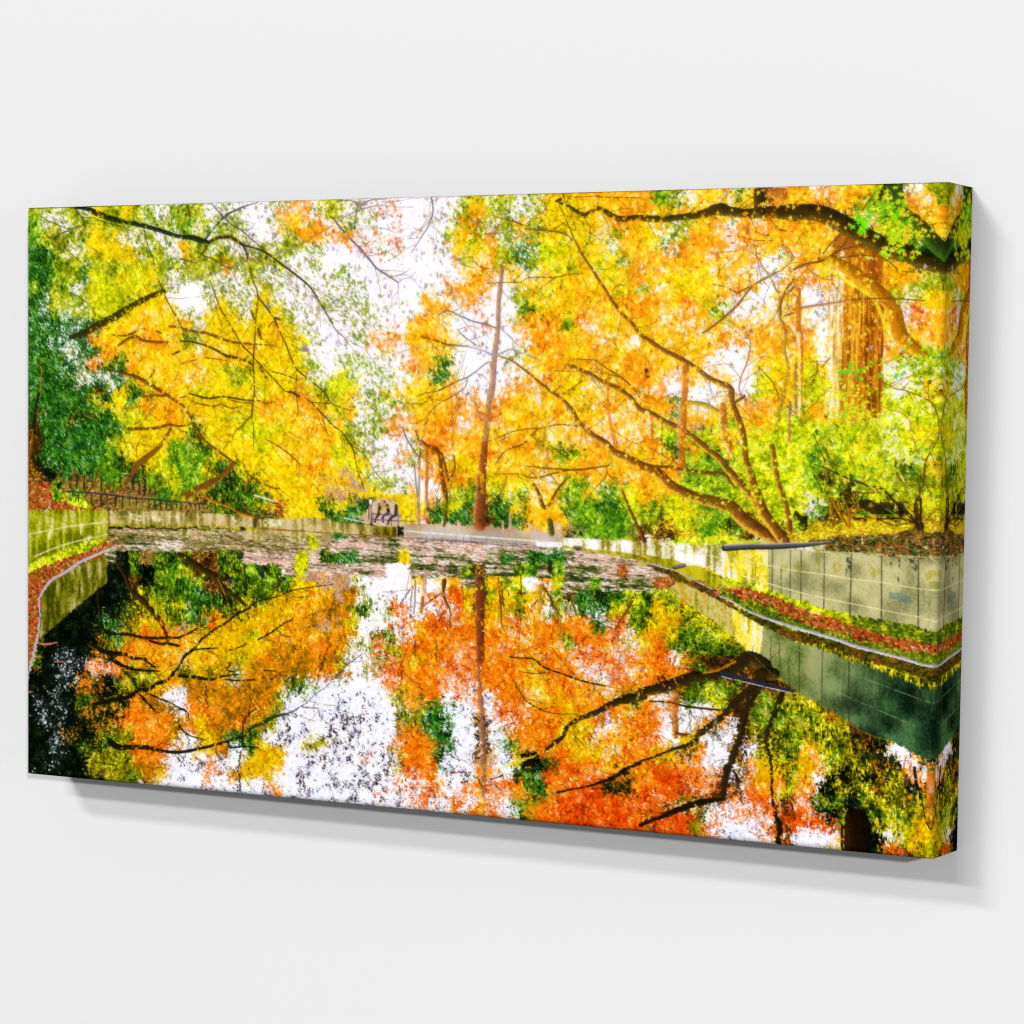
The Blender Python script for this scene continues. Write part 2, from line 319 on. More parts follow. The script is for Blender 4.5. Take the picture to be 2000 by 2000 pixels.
bk 1491,491,7.2 1507,507,7.2
bk 1600,472,14.2 1611,478,18.9 1623,480,17.7 1640,476,11.8
bk 1587,496,4.8 1605,498,4.7
gn 1510,503,1.7 1516,492,1.7 1534,487,1.2
gn 1490,514,1.7 1506,508,1.7
gn 1514,502,1.4 1524,498,1.4 1527,496,1.4
gn 1637,480,1.7 1652,488,1.7
gn 1625,490,1.7 1650,489,1.7
gn 1496,519,1.4 1501,513,1.4
gn 1589,495,1.4 1595,489,1.4 1612,486,1.4
bk 1689,461,7.0 1685,476,7.0 1688,493,9.4 1692,504,14.1
bk 1693,464,3.5 1693,493,4.7
br 1691,446,5.9 1689,461,5.9
bk 1616,448,2.4 1632,453,3.5 1649,467,4.7 1668,482,5.3 1685,496,7.0
bk 1624,496,2.4 1662,494,2.9 1685,500,3.5
bk 1601,493,1.9 1626,497,1.7 1643,503,1.7 1658,503,1.7 1677,499,1.6
bk 1700,496,1.6 1711,485,1.6 1722,476,1.4
br 1656,470,2.4 1674,470,1.4
br 1583,458,1.9 1629,457,2.4
br 181,282,4.1 211,287,4.8 242,294,6.8 262,302,7.5 279,311,6.8 299,318,6.8 313,327,5.4 335,337,4.7 345,346,4.3 362,366,4.3 379,389,4.6 396,405,4.6 419,419,4.6 449,437,4.0
br 260,328,4.1 283,325,4.8 303,326,4.1 318,325,1.6
ob 216,350,3.4 237,349,3.4 262,344,3.4 283,341,2.7
br 226,384,6.2 262,384,6.1 283,382,6.1 313,376,4.7 335,376,4.1 359,374,1.9
tb 317,382,5.4 303,401,6.8 286,419,9.5 263,434,12.3 245,446,12.3 234,462,9.6 220,480,8.2 208,492,6.2
tb 170,451,4.8 156,472,4.8 144,489,4.8 131,506,4.8
tb 27,353,4.2 20,383,5.6 11,423,7.0 2,472,7.0
ob 36,269,2.5 34,319,2.5 29,330,2.5
bk 30,325,5.6 23,353,5.6 20,395,7.0
ob 82,453,2.2 71,470,2.2 48,494,2.8
ty 30,361,2.0 59,347,1.9
br 284,280,4.1 274,294,4.1
br 238,376,1.9 252,369,1.9 259,354,1.6
br 244,432,1.6 245,411,1.6 257,397,1.4
bk 321,256,2.7 335,250,4.0
ol 154,365,8.3 135,360,8.3
br 477,455,3.3 501,468,2.7 531,478,2.7 544,478,2.7
tb 449,438,8.0 436,451,9.4 416,467,12.1 394,477,12.1 369,487,13.5 349,497,13.6
br 337,329,2.7 350,327,2.2
bk 355,321,1.9 369,324,3.4 397,329,3.8 428,328,3.3 468,331,2.9 500,332,2.1 513,336,1.9 534,334,1.3
br 364,335,2.2 385,340,2.7 412,342,2.4 422,338,1.9 443,346,2.4 465,341,1.6
br 435,330,1.3 468,336,1.9 486,335,1.6
br 335,384,2.7 352,388,2.2 382,401,2.7
bk 490,241,2.7 489,274,2.4 492,315,2.1 489,334,2.9 486,358,2.7 490,374,1.6 490,416,1.3
bk 486,358,2.1 475,366,2.1 468,374,2.1 452,385,1.6 444,398,1.1 427,415,0.8
bk 466,241,2.7 490,259,2.1
bk 490,261,1.9 510,278,2.4 532,297,2.1 554,316,1.8 565,316,4.0 582,324,4.0
bk 594,327,2.1 606,334,2.4 629,353,2.4 650,371,2.6 666,380,2.4 678,394,2.4 689,410,2.1 697,436,1.8 706,462,2.1 713,476,1.6
bk 556,241,2.4 564,259,2.4 577,279,2.6 597,293,2.4 628,314,2.1 644,333,1.8
bk 577,279,1.6 577,296,1.8 574,314,1.8 577,326,2.1 579,355,1.8 562,373,1.1
bk 526,283,1.6 561,291,1.8 581,298,1.1
br 605,333,2.1 629,335,2.1 649,335,2.1
br 514,396,1.3 533,405,2.7 554,415,2.6 579,432,2.1 588,441,1.1
br 335,273,2.2 355,268,2.4 372,264,1.9
br 388,261,1.9 408,262,1.9 435,266,1.1
bk 502,276,2.7 516,294,3.3
bk 629,356,1.3 637,382,1.3 650,411,1.3
ob 477,481,4.7 478,461,3.3
bk 549,390,1.6 564,383,1.9
pu 590,246,7.9 599,248,6.6
ob 389,442,4.0 402,425,2.7
ob 521,519,2.7 524,509,2.7
ls 782,251,1.0 800,245,1.3 864,241,1.5 909,242,2.5 943,250,2.5
br 813,322,1.3 832,316,1.8 847,314,2.6 865,308,2.6 889,297,2.3
sl 889,297,2.3 909,290,2.0 924,281,2.0 944,267,1.8
sl 909,290,1.5 904,306,1.5 880,322,1.8
br 880,322,1.8 858,332,1.5 838,347,1.3 829,363,1.0
br 847,314,1.5 832,329,1.5 818,339,1.0
gy 674,240,1.3 682,272,1.3 699,303,1.3
gy 699,240,1.0 713,249,1.0 735,273,1.0 749,291,1.0
br 649,337,1.8 668,343,1.8 687,347,1.0
br 654,341,1.0 675,367,1.0
sl 785,372,1.8 793,388,2.6 808,410,2.6 818,420,2.6
gy 818,418,3.2 818,459,4.5 818,489,5.8 819,530,6.5
gy 801,418,1.5 809,431,3.2 812,459,3.9 816,485,4.5
ob 833,407,6.4 833,446,6.4 834,488,6.4 835,504,6.5
gr 834,491,5.8 835,504,5.8
br 811,379,2.6 820,401,3.2 819,427,2.6
br 822,393,3.9 836,403,5.1 851,408,9.0 859,419,7.7 860,445,7.7 868,471,10.3 871,490,6.4 870,513,5.8 867,530,5.1
br 862,413,3.8 871,438,5.1 874,455,5.1
br 884,416,2.0 886,438,3.2 874,458,3.8
gy 880,327,1.5 880,340,1.5 882,368,1.8 881,393,1.8
gy 895,323,1.3 891,348,1.3 884,368,1.3
br 678,400,1.8 710,417,1.3 735,448,1.6 763,473,1.3
gy 769,429,1.3 782,413,1.6 799,408,1.0
gy 780,439,0.8 797,447,0.8 812,471,1.0
sl 922,329,1.3 930,348,1.3 936,358,1.5
gy 813,622,3.6 813,656,3.1 811,676,2.1
sl 785,661,1.3 803,637,2.1
gy 808,630,2.6 804,663,2.6 795,679,1.3
pk 832,605,5.8 831,623,6.2 827,662,6.5
ob 828,649,6.5 825,672,5.8
br 869,620,9.0 867,641,5.2 871,660,3.2 859,686,2.3
br 867,645,3.2 880,666,2.6 880,698,1.8
ob 902,629,5.8 905,656,2.6
tr 936,616,17.9 937,651,16.7 938,683,16.7 937,715,16.7
br 861,641,2.6 830,662,1.8
gy 749,643,1.0 785,639,1.0 803,636,1.0
wd 722,501,2.1 722,523,2.1
wd 726,500,2.1 727,529,2.1
sl 729,515,1.8 807,518,1.6
sl 730,525,1.6 814,525,1.3
sl 730,513,2.3 730,530,2.3
br 766,514,1.8 766,533,1.8
sl 780,515,1.8 780,534,1.8
ob 805,494,1.8 805,532,2.3
wh 670,523,2.6 723,531,2.1
tb 969,613,5.1 973,643,5.1 977,683,2.6 982,695,3.2
tb 976,619,3.8 980,655,4.5
ty 1050,623,12.7 1050,647,10.1
br 1057,625,5.1 1068,643,3.2 1078,657,2.5 1088,669,1.5
br 1043,643,2.5 1033,653,1.5
tb 1217,628,7.5 1206,651,5.0 1194,668,4.4 1184,683,3.7
sl 1184,687,1.2 1193,698,1.2
ty 1040,678,2.5 1038,706,2.5
ty 1085,668,1.8 1084,704,1.8
br 1012,606,1.8 1013,638,2.0
br 1005,634,2.5 1021,633,2.5
mk 1065,583,8.8 1065,595,8.8
br 1225,523,7.4 1233,543,7.4
dk 336,596,9.5 362,611,13.6 387,620,12.2 409,630,12.2 424,645,12.2 445,658,10.8 463,669,8.1 473,677,5.4
ty 417,633,1.9 430,656,2.2 440,676,2.2 444,693,1.9
ty 399,653,1.9 405,668,1.9 404,695,1.6
ty 424,659,1.4 429,671,1.4
dk 435,664,2.4 444,680,2.7 450,693,2.7
bk 337,739,4.1 359,731,4.1 376,721,3.0
bk 384,740,4.8 412,722,4.1 437,707,4.1 454,695,4.0 477,683,3.4 496,672,2.7 519,665,2.4 543,659,2.1 575,647,1.9 652,634,1.6
dk 401,709,1.6 437,696,2.2 467,688,2.7
bk 503,734,3.0 528,721,3.2 540,713,3.2 560,701,2.4 573,696,1.9
bk 540,714,1.6 552,724,1.6 568,726,1.6
dk 576,660,1.3 606,657,1.6
dk 382,682,2.2 382,715,1.9
dk 473,611,4.0 475,638,2.7
ty 470,608,2.7 470,625,2.2
nv 445,635,9.4 445,639,6.7
pk 448,644,6.7 448,644,5.4
nv 509,623,10.7 511,627,8.0
wh 553,616,8.0 553,624,6.7
nv 551,628,5.3 556,629,5.3
tb 474,485,4.7 479,474,4.0
nv 518,489,10.7 519,490,8.0
ty 521,498,3.3 524,488,3.3
wh 492,491,2.7 513,496,3.3 534,501,2.1
nv 518,500,1.9 542,504,2.1
ob 383,494,4.1 411,504,4.7 444,514,4.7 462,521,5.4 485,527,4.7 498,530,4.0
nv 492,530,1.3 502,530,1.3
wd 495,532,8.0 494,543,6.7
bk 469,547,5.4 472,549,5.4
nv 91,495,2.8 168,497,3.0 229,501,3.3 280,504,3.0 336,507,2.7 389,509,2.4
bk 118,497,2.5 118,512,2.5
bk 147,499,2.5 147,518,2.5
bk 168,500,3.6 167,520,3.6
bk 200,502,3.0 199,518,3.0
bk 215,501,2.5 214,519,2.5
bk 230,502,2.5 230,516,2.5
bk 244,503,2.5 244,517,2.5
bk 258,504,2.2 258,516,2.2
bk 271,505,2.2 271,519,2.2
bk 284,506,2.2 284,520,2.2
bk 296,507,2.2 296,518,2.2
bk 308,507,2.2 308,519,2.2
bk 319,508,2.2 319,517,2.2
bk 331,508,2.2 331,517,2.2
bk 340,509,2.2 340,518,2.2
bk 350,508,2.2 350,518,2.2
bk 360,509,2.2 360,518,2.2
bk 370,509,2.4 370,519,2.4
bk 378,509,2.2 379,518,2.2
nv 201,462,2.7 261,468,2.2
bk 101,471,2.8 100,488,2.8
bk 115,468,3.6 114,489,3.6
bk 131,467,4.2 130,490,4.2
bk 149,467,3.6 148,484,3.6
bk 169,469,3.3 168,491,3.3
bk 196,474,2.8 195,488,2.8
bk 209,466,3.3 210,482,3.3
bk 237,470,4.1 237,487,4.1
bk 251,478,3.3 250,495,3.3
bk 263,472,5.5 261,496,5.5
bk 274,483,3.3 274,498,3.3
bk 285,486,2.5 285,499,2.5
sk -0,530,1.4 36,534,1.7 68,543,2.0 91,551,2.2 103,563,1.4 116,576,1.1 123,597,0.8
wh 54,514,1.1 52,524,1.7 39,534,1.4
dk 203,616,5.5 220,639,5.5 232,660,8.3 255,679,12.4 277,695,11.0 298,719,8.2 313,745,6.8
bk 169,731,6.9 191,738,6.9 229,739,5.5 264,743,5.5 337,739,4.1
dk 160,666,3.5 161,686,3.5 163,696,3.5 170,717,1.9 177,724,1.9
bk 231,669,2.2 233,689,2.2 243,711,1.7
bk 246,687,1.9 260,709,1.4
bk 214,716,2.2 236,733,2.2
bk 193,724,1.9 179,751,1.9
nk 151,760,7.0 169,769,8.3 191,774,8.3 221,774,6.9 235,779,5.5 260,780,5.5 272,789,4.1 290,794,2.8
nk 191,783,8.3 212,793,6.9 238,798,5.5 264,800,4.1 298,799,1.9
nk 337,789,3.4 322,804,6.2 307,815,6.9 285,823,6.9 273,832,6.9 250,838,8.3 230,849,6.9 204,854,8.3 178,860,7.0 151,865,5.6
mg 217,802,8.3 238,818,8.3 247,831,6.9
nk 254,842,5.5 273,860,4.1 293,871,2.8
nk 269,839,2.8 298,847,2.8 315,850,2.7 338,860,1.6
nk 272,747,3.4 294,751,4.8 315,752,5.5 337,753,4.1
nk 186,928,11.2 209,937,9.7 239,934,8.3 273,933,8.3 302,937,6.2 338,937,5.5 372,930,5.5 405,921,4.8 432,912,4.1 455,905,3.4 488,895,2.7
nk 148,975,4.2 146,991,2.8
nk 164,967,1.7 204,970,2.0
rs 29,765,1.4 48,765,4.2 68,761,1.7
rs 16,789,1.4 32,789,2.3
rs 65,796,2.0 86,794,2.2
rr 16,810,2.0 25,810,4.2
rs -0,853,4.3 16,852,2.3
nk 383,741,4.1 363,761,5.5 347,774,4.8 337,787,3.4
nk 337,805,5.5 371,805,6.1 405,807,4.8 431,800,3.4 461,795,2.7
nk 359,760,2.7 388,755,3.4 418,753,1.9
nk 444,755,2.2 477,744,1.9
nk 435,805,3.4 458,806,3.4 497,802,2.4
nk 512,785,1.9 538,785,2.7
nk 444,776,2.7 439,790,4.1 451,790,2.7
mg 478,896,5.4 493,884,6.1 512,873,7.4 533,864,6.7 558,857,5.4
sl 558,857,4.0 577,849,2.4 601,835,1.6 617,821,1.3 654,796,1.1
nk 472,912,3.4 471,885,3.0 476,869,2.4 497,852,2.7
nk 443,913,3.4 445,921,3.4 472,918,2.7 504,917,1.9
nk 468,926,2.7 464,951,3.0 465,975,2.7 468,997,2.4
nk 646,735,1.3 632,768,1.9 623,792,1.6
sl 623,792,1.1 615,820,1.1
nk 338,861,4.1 353,866,3.4 358,880,1.9
nk 338,891,3.4 357,905,2.7 394,912,1.9
nk 353,904,1.9 360,925,1.9
nk 528,801,2.1 549,787,1.3
sl 627,843,1.6 627,856,1.6
sl 595,843,1.1 627,843,1.1
nk 484,809,1.1 487,830,1.3 486,857,1.4
nk 393,819,2.7 397,856,1.9
sl 654,793,2.3 670,778,3.3 684,765,1.9 714,745,1.2
nk 794,743,1.8 789,757,1.4 789,785,1.4
nk 814,719,1.8 814,746,1.8
nk 855,717,1.4 855,751,1.4
tr 936,713,9.1 936,758,6.8 940,815,11.4 943,872,11.4 947,961,11.4
sl 885,876,1.1 893,896,1.8 901,911,1.8
sl 853,887,0.9 901,911,1.4
dr 875,931,2.8 923,928,2.3
nk 928,932,1.4 947,949,1.4
mk 1237,783,15.4 1195,794,13.3 1165,810,10.0 1137,821,8.9 1117,831,7.8 1102,843,6.7 1092,857,6.7 1077,870,7.9 1060,882,4.5
nk 989,736,1.1 1013,737,2.7 1036,738,2.7 1059,749,3.1 1088,758,2.7 1131,767,2.7 1169,773,2.2
ty 1169,773,2.2 1219,780,2.7
nk 1003,777,1.4 1019,798,1.8 1040,813,1.8 1076,822,1.3 1119,820,1.1
nk 1069,717,0.9 1088,736,0.9 1113,759,1.1
br 1008,758,1.1 1036,761,1.8 1067,757,1.8
nk 1159,737,1.3 1160,765,1.3
nk 1232,889,5.5 1204,903,6.7 1184,917,7.8 1149,930,3.4 1109,941,3.1 1083,948,3.6
nk 1018,910,5.7 1038,903,6.8
ye 989,912,3.2 1005,906,4.5 1041,893,2.3
nk 960,937,1.4 984,928,2.3
ty 1161,821,5.6 1163,839,4.5
ob 1290,720,4.8 1286,743,4.8
ob 1292,777,13.1 1292,808,12.1 1293,843,11.0
mk 1230,779,13.2 1267,770,17.6 1303,757,18.6 1340,748,16.3 1371,744,15.2 1395,730,19.5 1418,716,23.7 1447,725,19.4
gl 1340,742,3.0 1366,736,4.3 1395,721,3.5
mk 1459,737,19.3 1443,738,21.5 1431,760,19.4 1420,778,13.0 1411,809,11.9 1404,840,11.9 1390,874,12.0 1381,898,10.9 1378,927,9.8 1379,911,8.7
mk 1424,761,17.3 1396,784,10.8 1372,809,9.8 1341,833,9.8 1325,850,8.8 1288,865,5.5 1256,879,3.5 1232,887,4.4
mk 1472,771,10.7 1458,806,9.7 1449,837,8.6 1457,869,5.4 1460,921,4.3
nk 1247,792,2.2 1280,791,2.6 1316,796,3.1 1372,798,3.0
br 1293,839,4.4 1324,839,5.5 1334,832,5.5
gr 1363,812,6.5 1363,838,9.8 1378,850,4.4 1392,856,1.7
nk 1317,793,1.3 1319,835,1.3
nv 1371,741,6.5 1424,750,7.6 1490,762,4.3
wh 1373,746,1.1 1424,755,1.5 1488,764,1.3
ye 1229,719,6.6 1233,697,6.6
nk 1393,889,1.7 1403,916,1.7
mk 1381,887,10.9 1379,909,9.8 1375,931,6.5
nk 1375,935,4.4 1339,943,11.0 1312,954,9.9 1283,967,8.8 1263,976,6.6 1233,989,5.5
nk 1393,891,2.2 1403,907,2.2 1408,937,2.2
nk 1458,882,3.0 1460,920,3.2 1468,952,6.5 1476,973,8.6 1471,995,10.8
cr 1474,902,2.6 1470,920,2.2 1475,941,2.2
bd 1601,952,40.4 1602,999,42.6
nk 1577,962,4.3 1578,999,4.3
nk 1692,864,5.3 1695,891,5.3 1702,910,2.9
ye 1698,898,2.5 1700,921,2.1
or 1722,879,18.9 1721,904,18.9 1722,921,12.6
ob 1723,915,21.0 1721,936,12.6 1720,951,4.2
nk 1703,901,2.1 1712,941,2.1 1720,955,2.5
pk 1721,892,10.5 1721,896,10.5
ye 1722,925,8.4 1722,938,6.3
wh 1707,880,8.4 1708,863,8.4
jl -0,574,2.4 59,563,2.3 90,557,2.3 122,553,2.3 183,545,2.3
jl 19,612,2.2 71,593,2.2 125,579,2.1 182,567,2.1
jl 184,537,0.9 282,532,0.9 336,533,0.9
jd 1501,547,2.0 1502,627,2.0
jd 1539,548,1.8 1540,633,1.9
jd 1583,549,2.3 1583,644,2.3
jd 1632,550,2.4 1634,649,2.4
jd 1691,552,2.3 1693,655,2.3
jd 1453,548,1.6 1454,612,1.6
jd 1483,548,1.6 1484,620,1.6
jd 1468,574,1.2 1469,615,1.2
jd 1341,557,0.8 1341,579,0.8
jd 1383,567,0.8 1384,593,0.8
jd 1425,570,0.8 1425,603,0.8
jl 1282,553,1.6 1306,556,1.6 1337,560,1.6 1368,564,1.6 1432,570,1.6 1489,578,1.6 1540,582,1.5 1584,587,1.5 1633,590,1.5 1692,597,1.5 1725,598,1.5 1738,596,1.5
jl 1309,573,1.6 1371,583,1.6 1432,596,1.6 1490,609,1.6 1541,618,1.5 1584,624,1.5 1634,631,1.5 1693,639,1.5 1723,645,1.5 1739,641,1.5
jt 1488,546,2.3 1543,548,2.3 1585,548,2.3 1632,549,2.3 1691,550,2.3 1736,550,2.3
kb 1226,573,1.2 1261,580,1.6 1289,587,1.6 1317,598,2.0 1352,612,2.4
rs 1352,612,3.2 1363,621,2.4 1362,612,2.4 1369,608,2.4 1382,606,2.4
kb 1365,622,2.4 1386,630,2.8 1413,642,3.1 1446,652,3.9 1491,665,4.7 1517,670,5.0 1561,680,5.4 1596,687,5.4 1641,697,5.0 1686,706,4.9 1700,709,3.8 1740,712,3.8
kb 204,585,2.7 156,605,4.9 125,616,5.4 90,635,5.4 58,652,5.4 38,673,5.0 31,691,4.1 32,712,3.6 30,741,4.5 27,759,5.4 20,781,6.4 10,809,6.8 -0,835,6.4
jd 1501,693,1.7 1502,767,1.7
jd 1539,699,1.5 1540,781,1.6
jd 1583,710,2.3 1585,799,2.3
jd 1633,724,1.7 1635,821,1.7
jd 1693,746,1.8 1695,843,1.8
jd 1453,680,1.2 1454,729,1.2
jd 1467,685,1.2 1469,744,1.2
jd 1484,708,1.2 1485,758,1.2
jg 1492,696,1.2 1539,712,1.2 1583,728,1.2 1633,742,1.2 1692,759,1.2 1722,766,1.2 1742,763,1.2
jg 1492,730,1.1 1539,748,1.1 1584,765,1.1 1634,782,1.1 1693,802,1.1
jg 1422,665,0.8 1448,678,0.8 1492,696,0.8
sk 1291,627,1.0 1316,641,1.0 1356,662,0.9 1392,690,0.9 1435,720,0.9 1471,746,0.9 1540,781,1.2 1609,816,1.5 1655,827,1.5
jg 1698,853,2.3 1724,856,2.3 1744,852,2.3
wh 790,541,1.3 793,542,2.2 870,544,2.5 947,547,2.6 1043,549,2.4
bw 1042,554,7.3 1053,554,8.1 1083,553,8.1
lw 1044,565,4.1 1083,567,4.1
wh 947,555,1.2 1041,558,1.2
wh 792,550,0.8 947,553,1.2
ls 814,551,1.7 880,552,2.5 947,554,1.6
pip 1372,548,10.2 1417,544,10.2 1446,543,9.7 1488,540,8.9 1521,537,6.2 1551,533,2.3
cyl 1287,581,7.1 1304,577,7.1
cyl 1109,556,4.8 1120,556,4.8
gk 1549,546,1.5 1577,549,1.5
st 1578,558,6.9 1580,567,7.7 1582,573,3.8
st 1576,572,2.3 1575,582,1.5
st 1660,555,4.6 1661,565,3.0
st 1672,555,6.1 1688,560,9.1
st 1659,582,3.0 1660,587,3.0
tq 1649,609,9.1 1665,611,13.7 1677,615,12.2
ms 1529,574,6.2 1531,580,4.6
wh 1508,462,6.9 1516,466,7.7
wh 1533,473,9.2 1539,476,6.9
ms 1497,567,7.7 1499,586,6.2
ms 1528,547,6.2 1530,573,5.4
ms 1637,557,6.1 1640,563,5.3
ms 1713,589,9.1 1728,593,12.1
st 1677,557,7.6 1685,563,9.1 1687,569,3.8
st 1647,561,3.8 1648,569,2.3
ms 1381,552,11.0 1384,567,7.8
ms 1357,549,14.2 1356,558,9.4
ye 1401,553,5.5 1400,586,6.3 1399,598,5.5
cr 1411,551,4.7 1413,582,5.5 1414,600,4.7
cr 1403,649,3.9 1406,676,5.5
ye 1396,646,5.5 1398,677,6.3
kk 743,504,5.9 742,513,6.7
oy 747,507,3.4 743,514,4.2
kk 742,515,5.0 736,522,3.4 734,530,2.5
hr 741,499,4.2 741,499,4.2
kk 758,501,6.7 760,511,6.7
oy 754,506,2.5 762,501,3.3
bl 760,514,5.0 750,518,4.2 750,529,3.4
hr 753,494,4.2 753,495,4.2
slp 775,501,6.7 775,514,7.5
nvp 774,516,5.0 764,521,4.2 759,531,3.4
pkk 746,520,2.1 747,524,2.1
pkk 753,523,2.1 754,527,2.1
bw 731,531,1.7 736,531,1.7
bw 748,530,1.7 752,531,1.7
wdp 725,492,8.4 725,498,8.4
bw 725,494,5.9 725,498,5.0
sl 730,515,1.3 781,517,1.3 809,518,1.3
sl 730,524,1.2 813,525,1.3
jd 808,553,0.8 808,557,0.8
jd 820,553,0.8 820,557,0.8
jd 834,548,0.8 834,558,0.8
jd 847,548,0.8 847,558,0.8
jd 864,549,0.8 865,559,0.8
jd 890,547,0.8 890,558,0.8
jd 904,548,0.8 904,558,0.8
jd 918,548,0.8 918,558,0.8
jd 947,549,0.8 948,558,0.8
jd 976,550,0.8 976,558,0.8
jd 1003,550,0.8 1003,558,0.8
jd 1023,550,0.8 1023,558,0.8
jg 813,535,0.8 813,541,0.8
jg 880,535,0.8 880,542,0.8
jg 988,537,0.8 988,546,0.8
jg 1044,538,0.8 1044,549,0.8
sq 124,552,4.5 124,568,5.4
sq 58,559,7.2 48,587,6.3
sq 162,547,3.6 163,565,4.5
sq 143,574,8.9 132,584,7.2
sq 189,530,8.9 198,542,8.9
sq 235,534,10.6 251,537,10.6
sq 282,536,8.8 293,538,8.8
sq 449,531,6.9 465,539,6.9
sq 331,529,3.5 331,538,5.3
sq 517,536,13.7 543,536,12.0
rk 942,399,10.6 938,465,15.6 935,526,21.4
rk 936,619,18.1 937,671,18.2 938,746,14.1
ob 934,428,6.6 939,473,6.6"""                 # colour x,y,width ...

def noise(h, w, cell, seed):
    r = np.random.default_rng(seed)
    gh, gw = int(h/cell)+3, int(w/cell)+3
    g = r.random((gh, gw)).astype(np.float32)
    y = np.arange(h, dtype=np.float32)/cell; x = np.arange(w, dtype=np.float32)/cell
    yi = y.astype(int); xi = x.astype(int); fy = y-yi; fx = x-xi
    fy = fy*fy*(3-2*fy); fx = fx*fx*(3-2*fx)
    a = g[yi][:, xi]; b = g[yi][:, xi+1]; c = g[yi+1][:, xi]; d = g[yi+1][:, xi+1]
    fx = fx[None]; fy = fy[:, None]
    return (a*(1-fx)+b*fx)*(1-fy)+(c*(1-fx)+d*fx)*fy

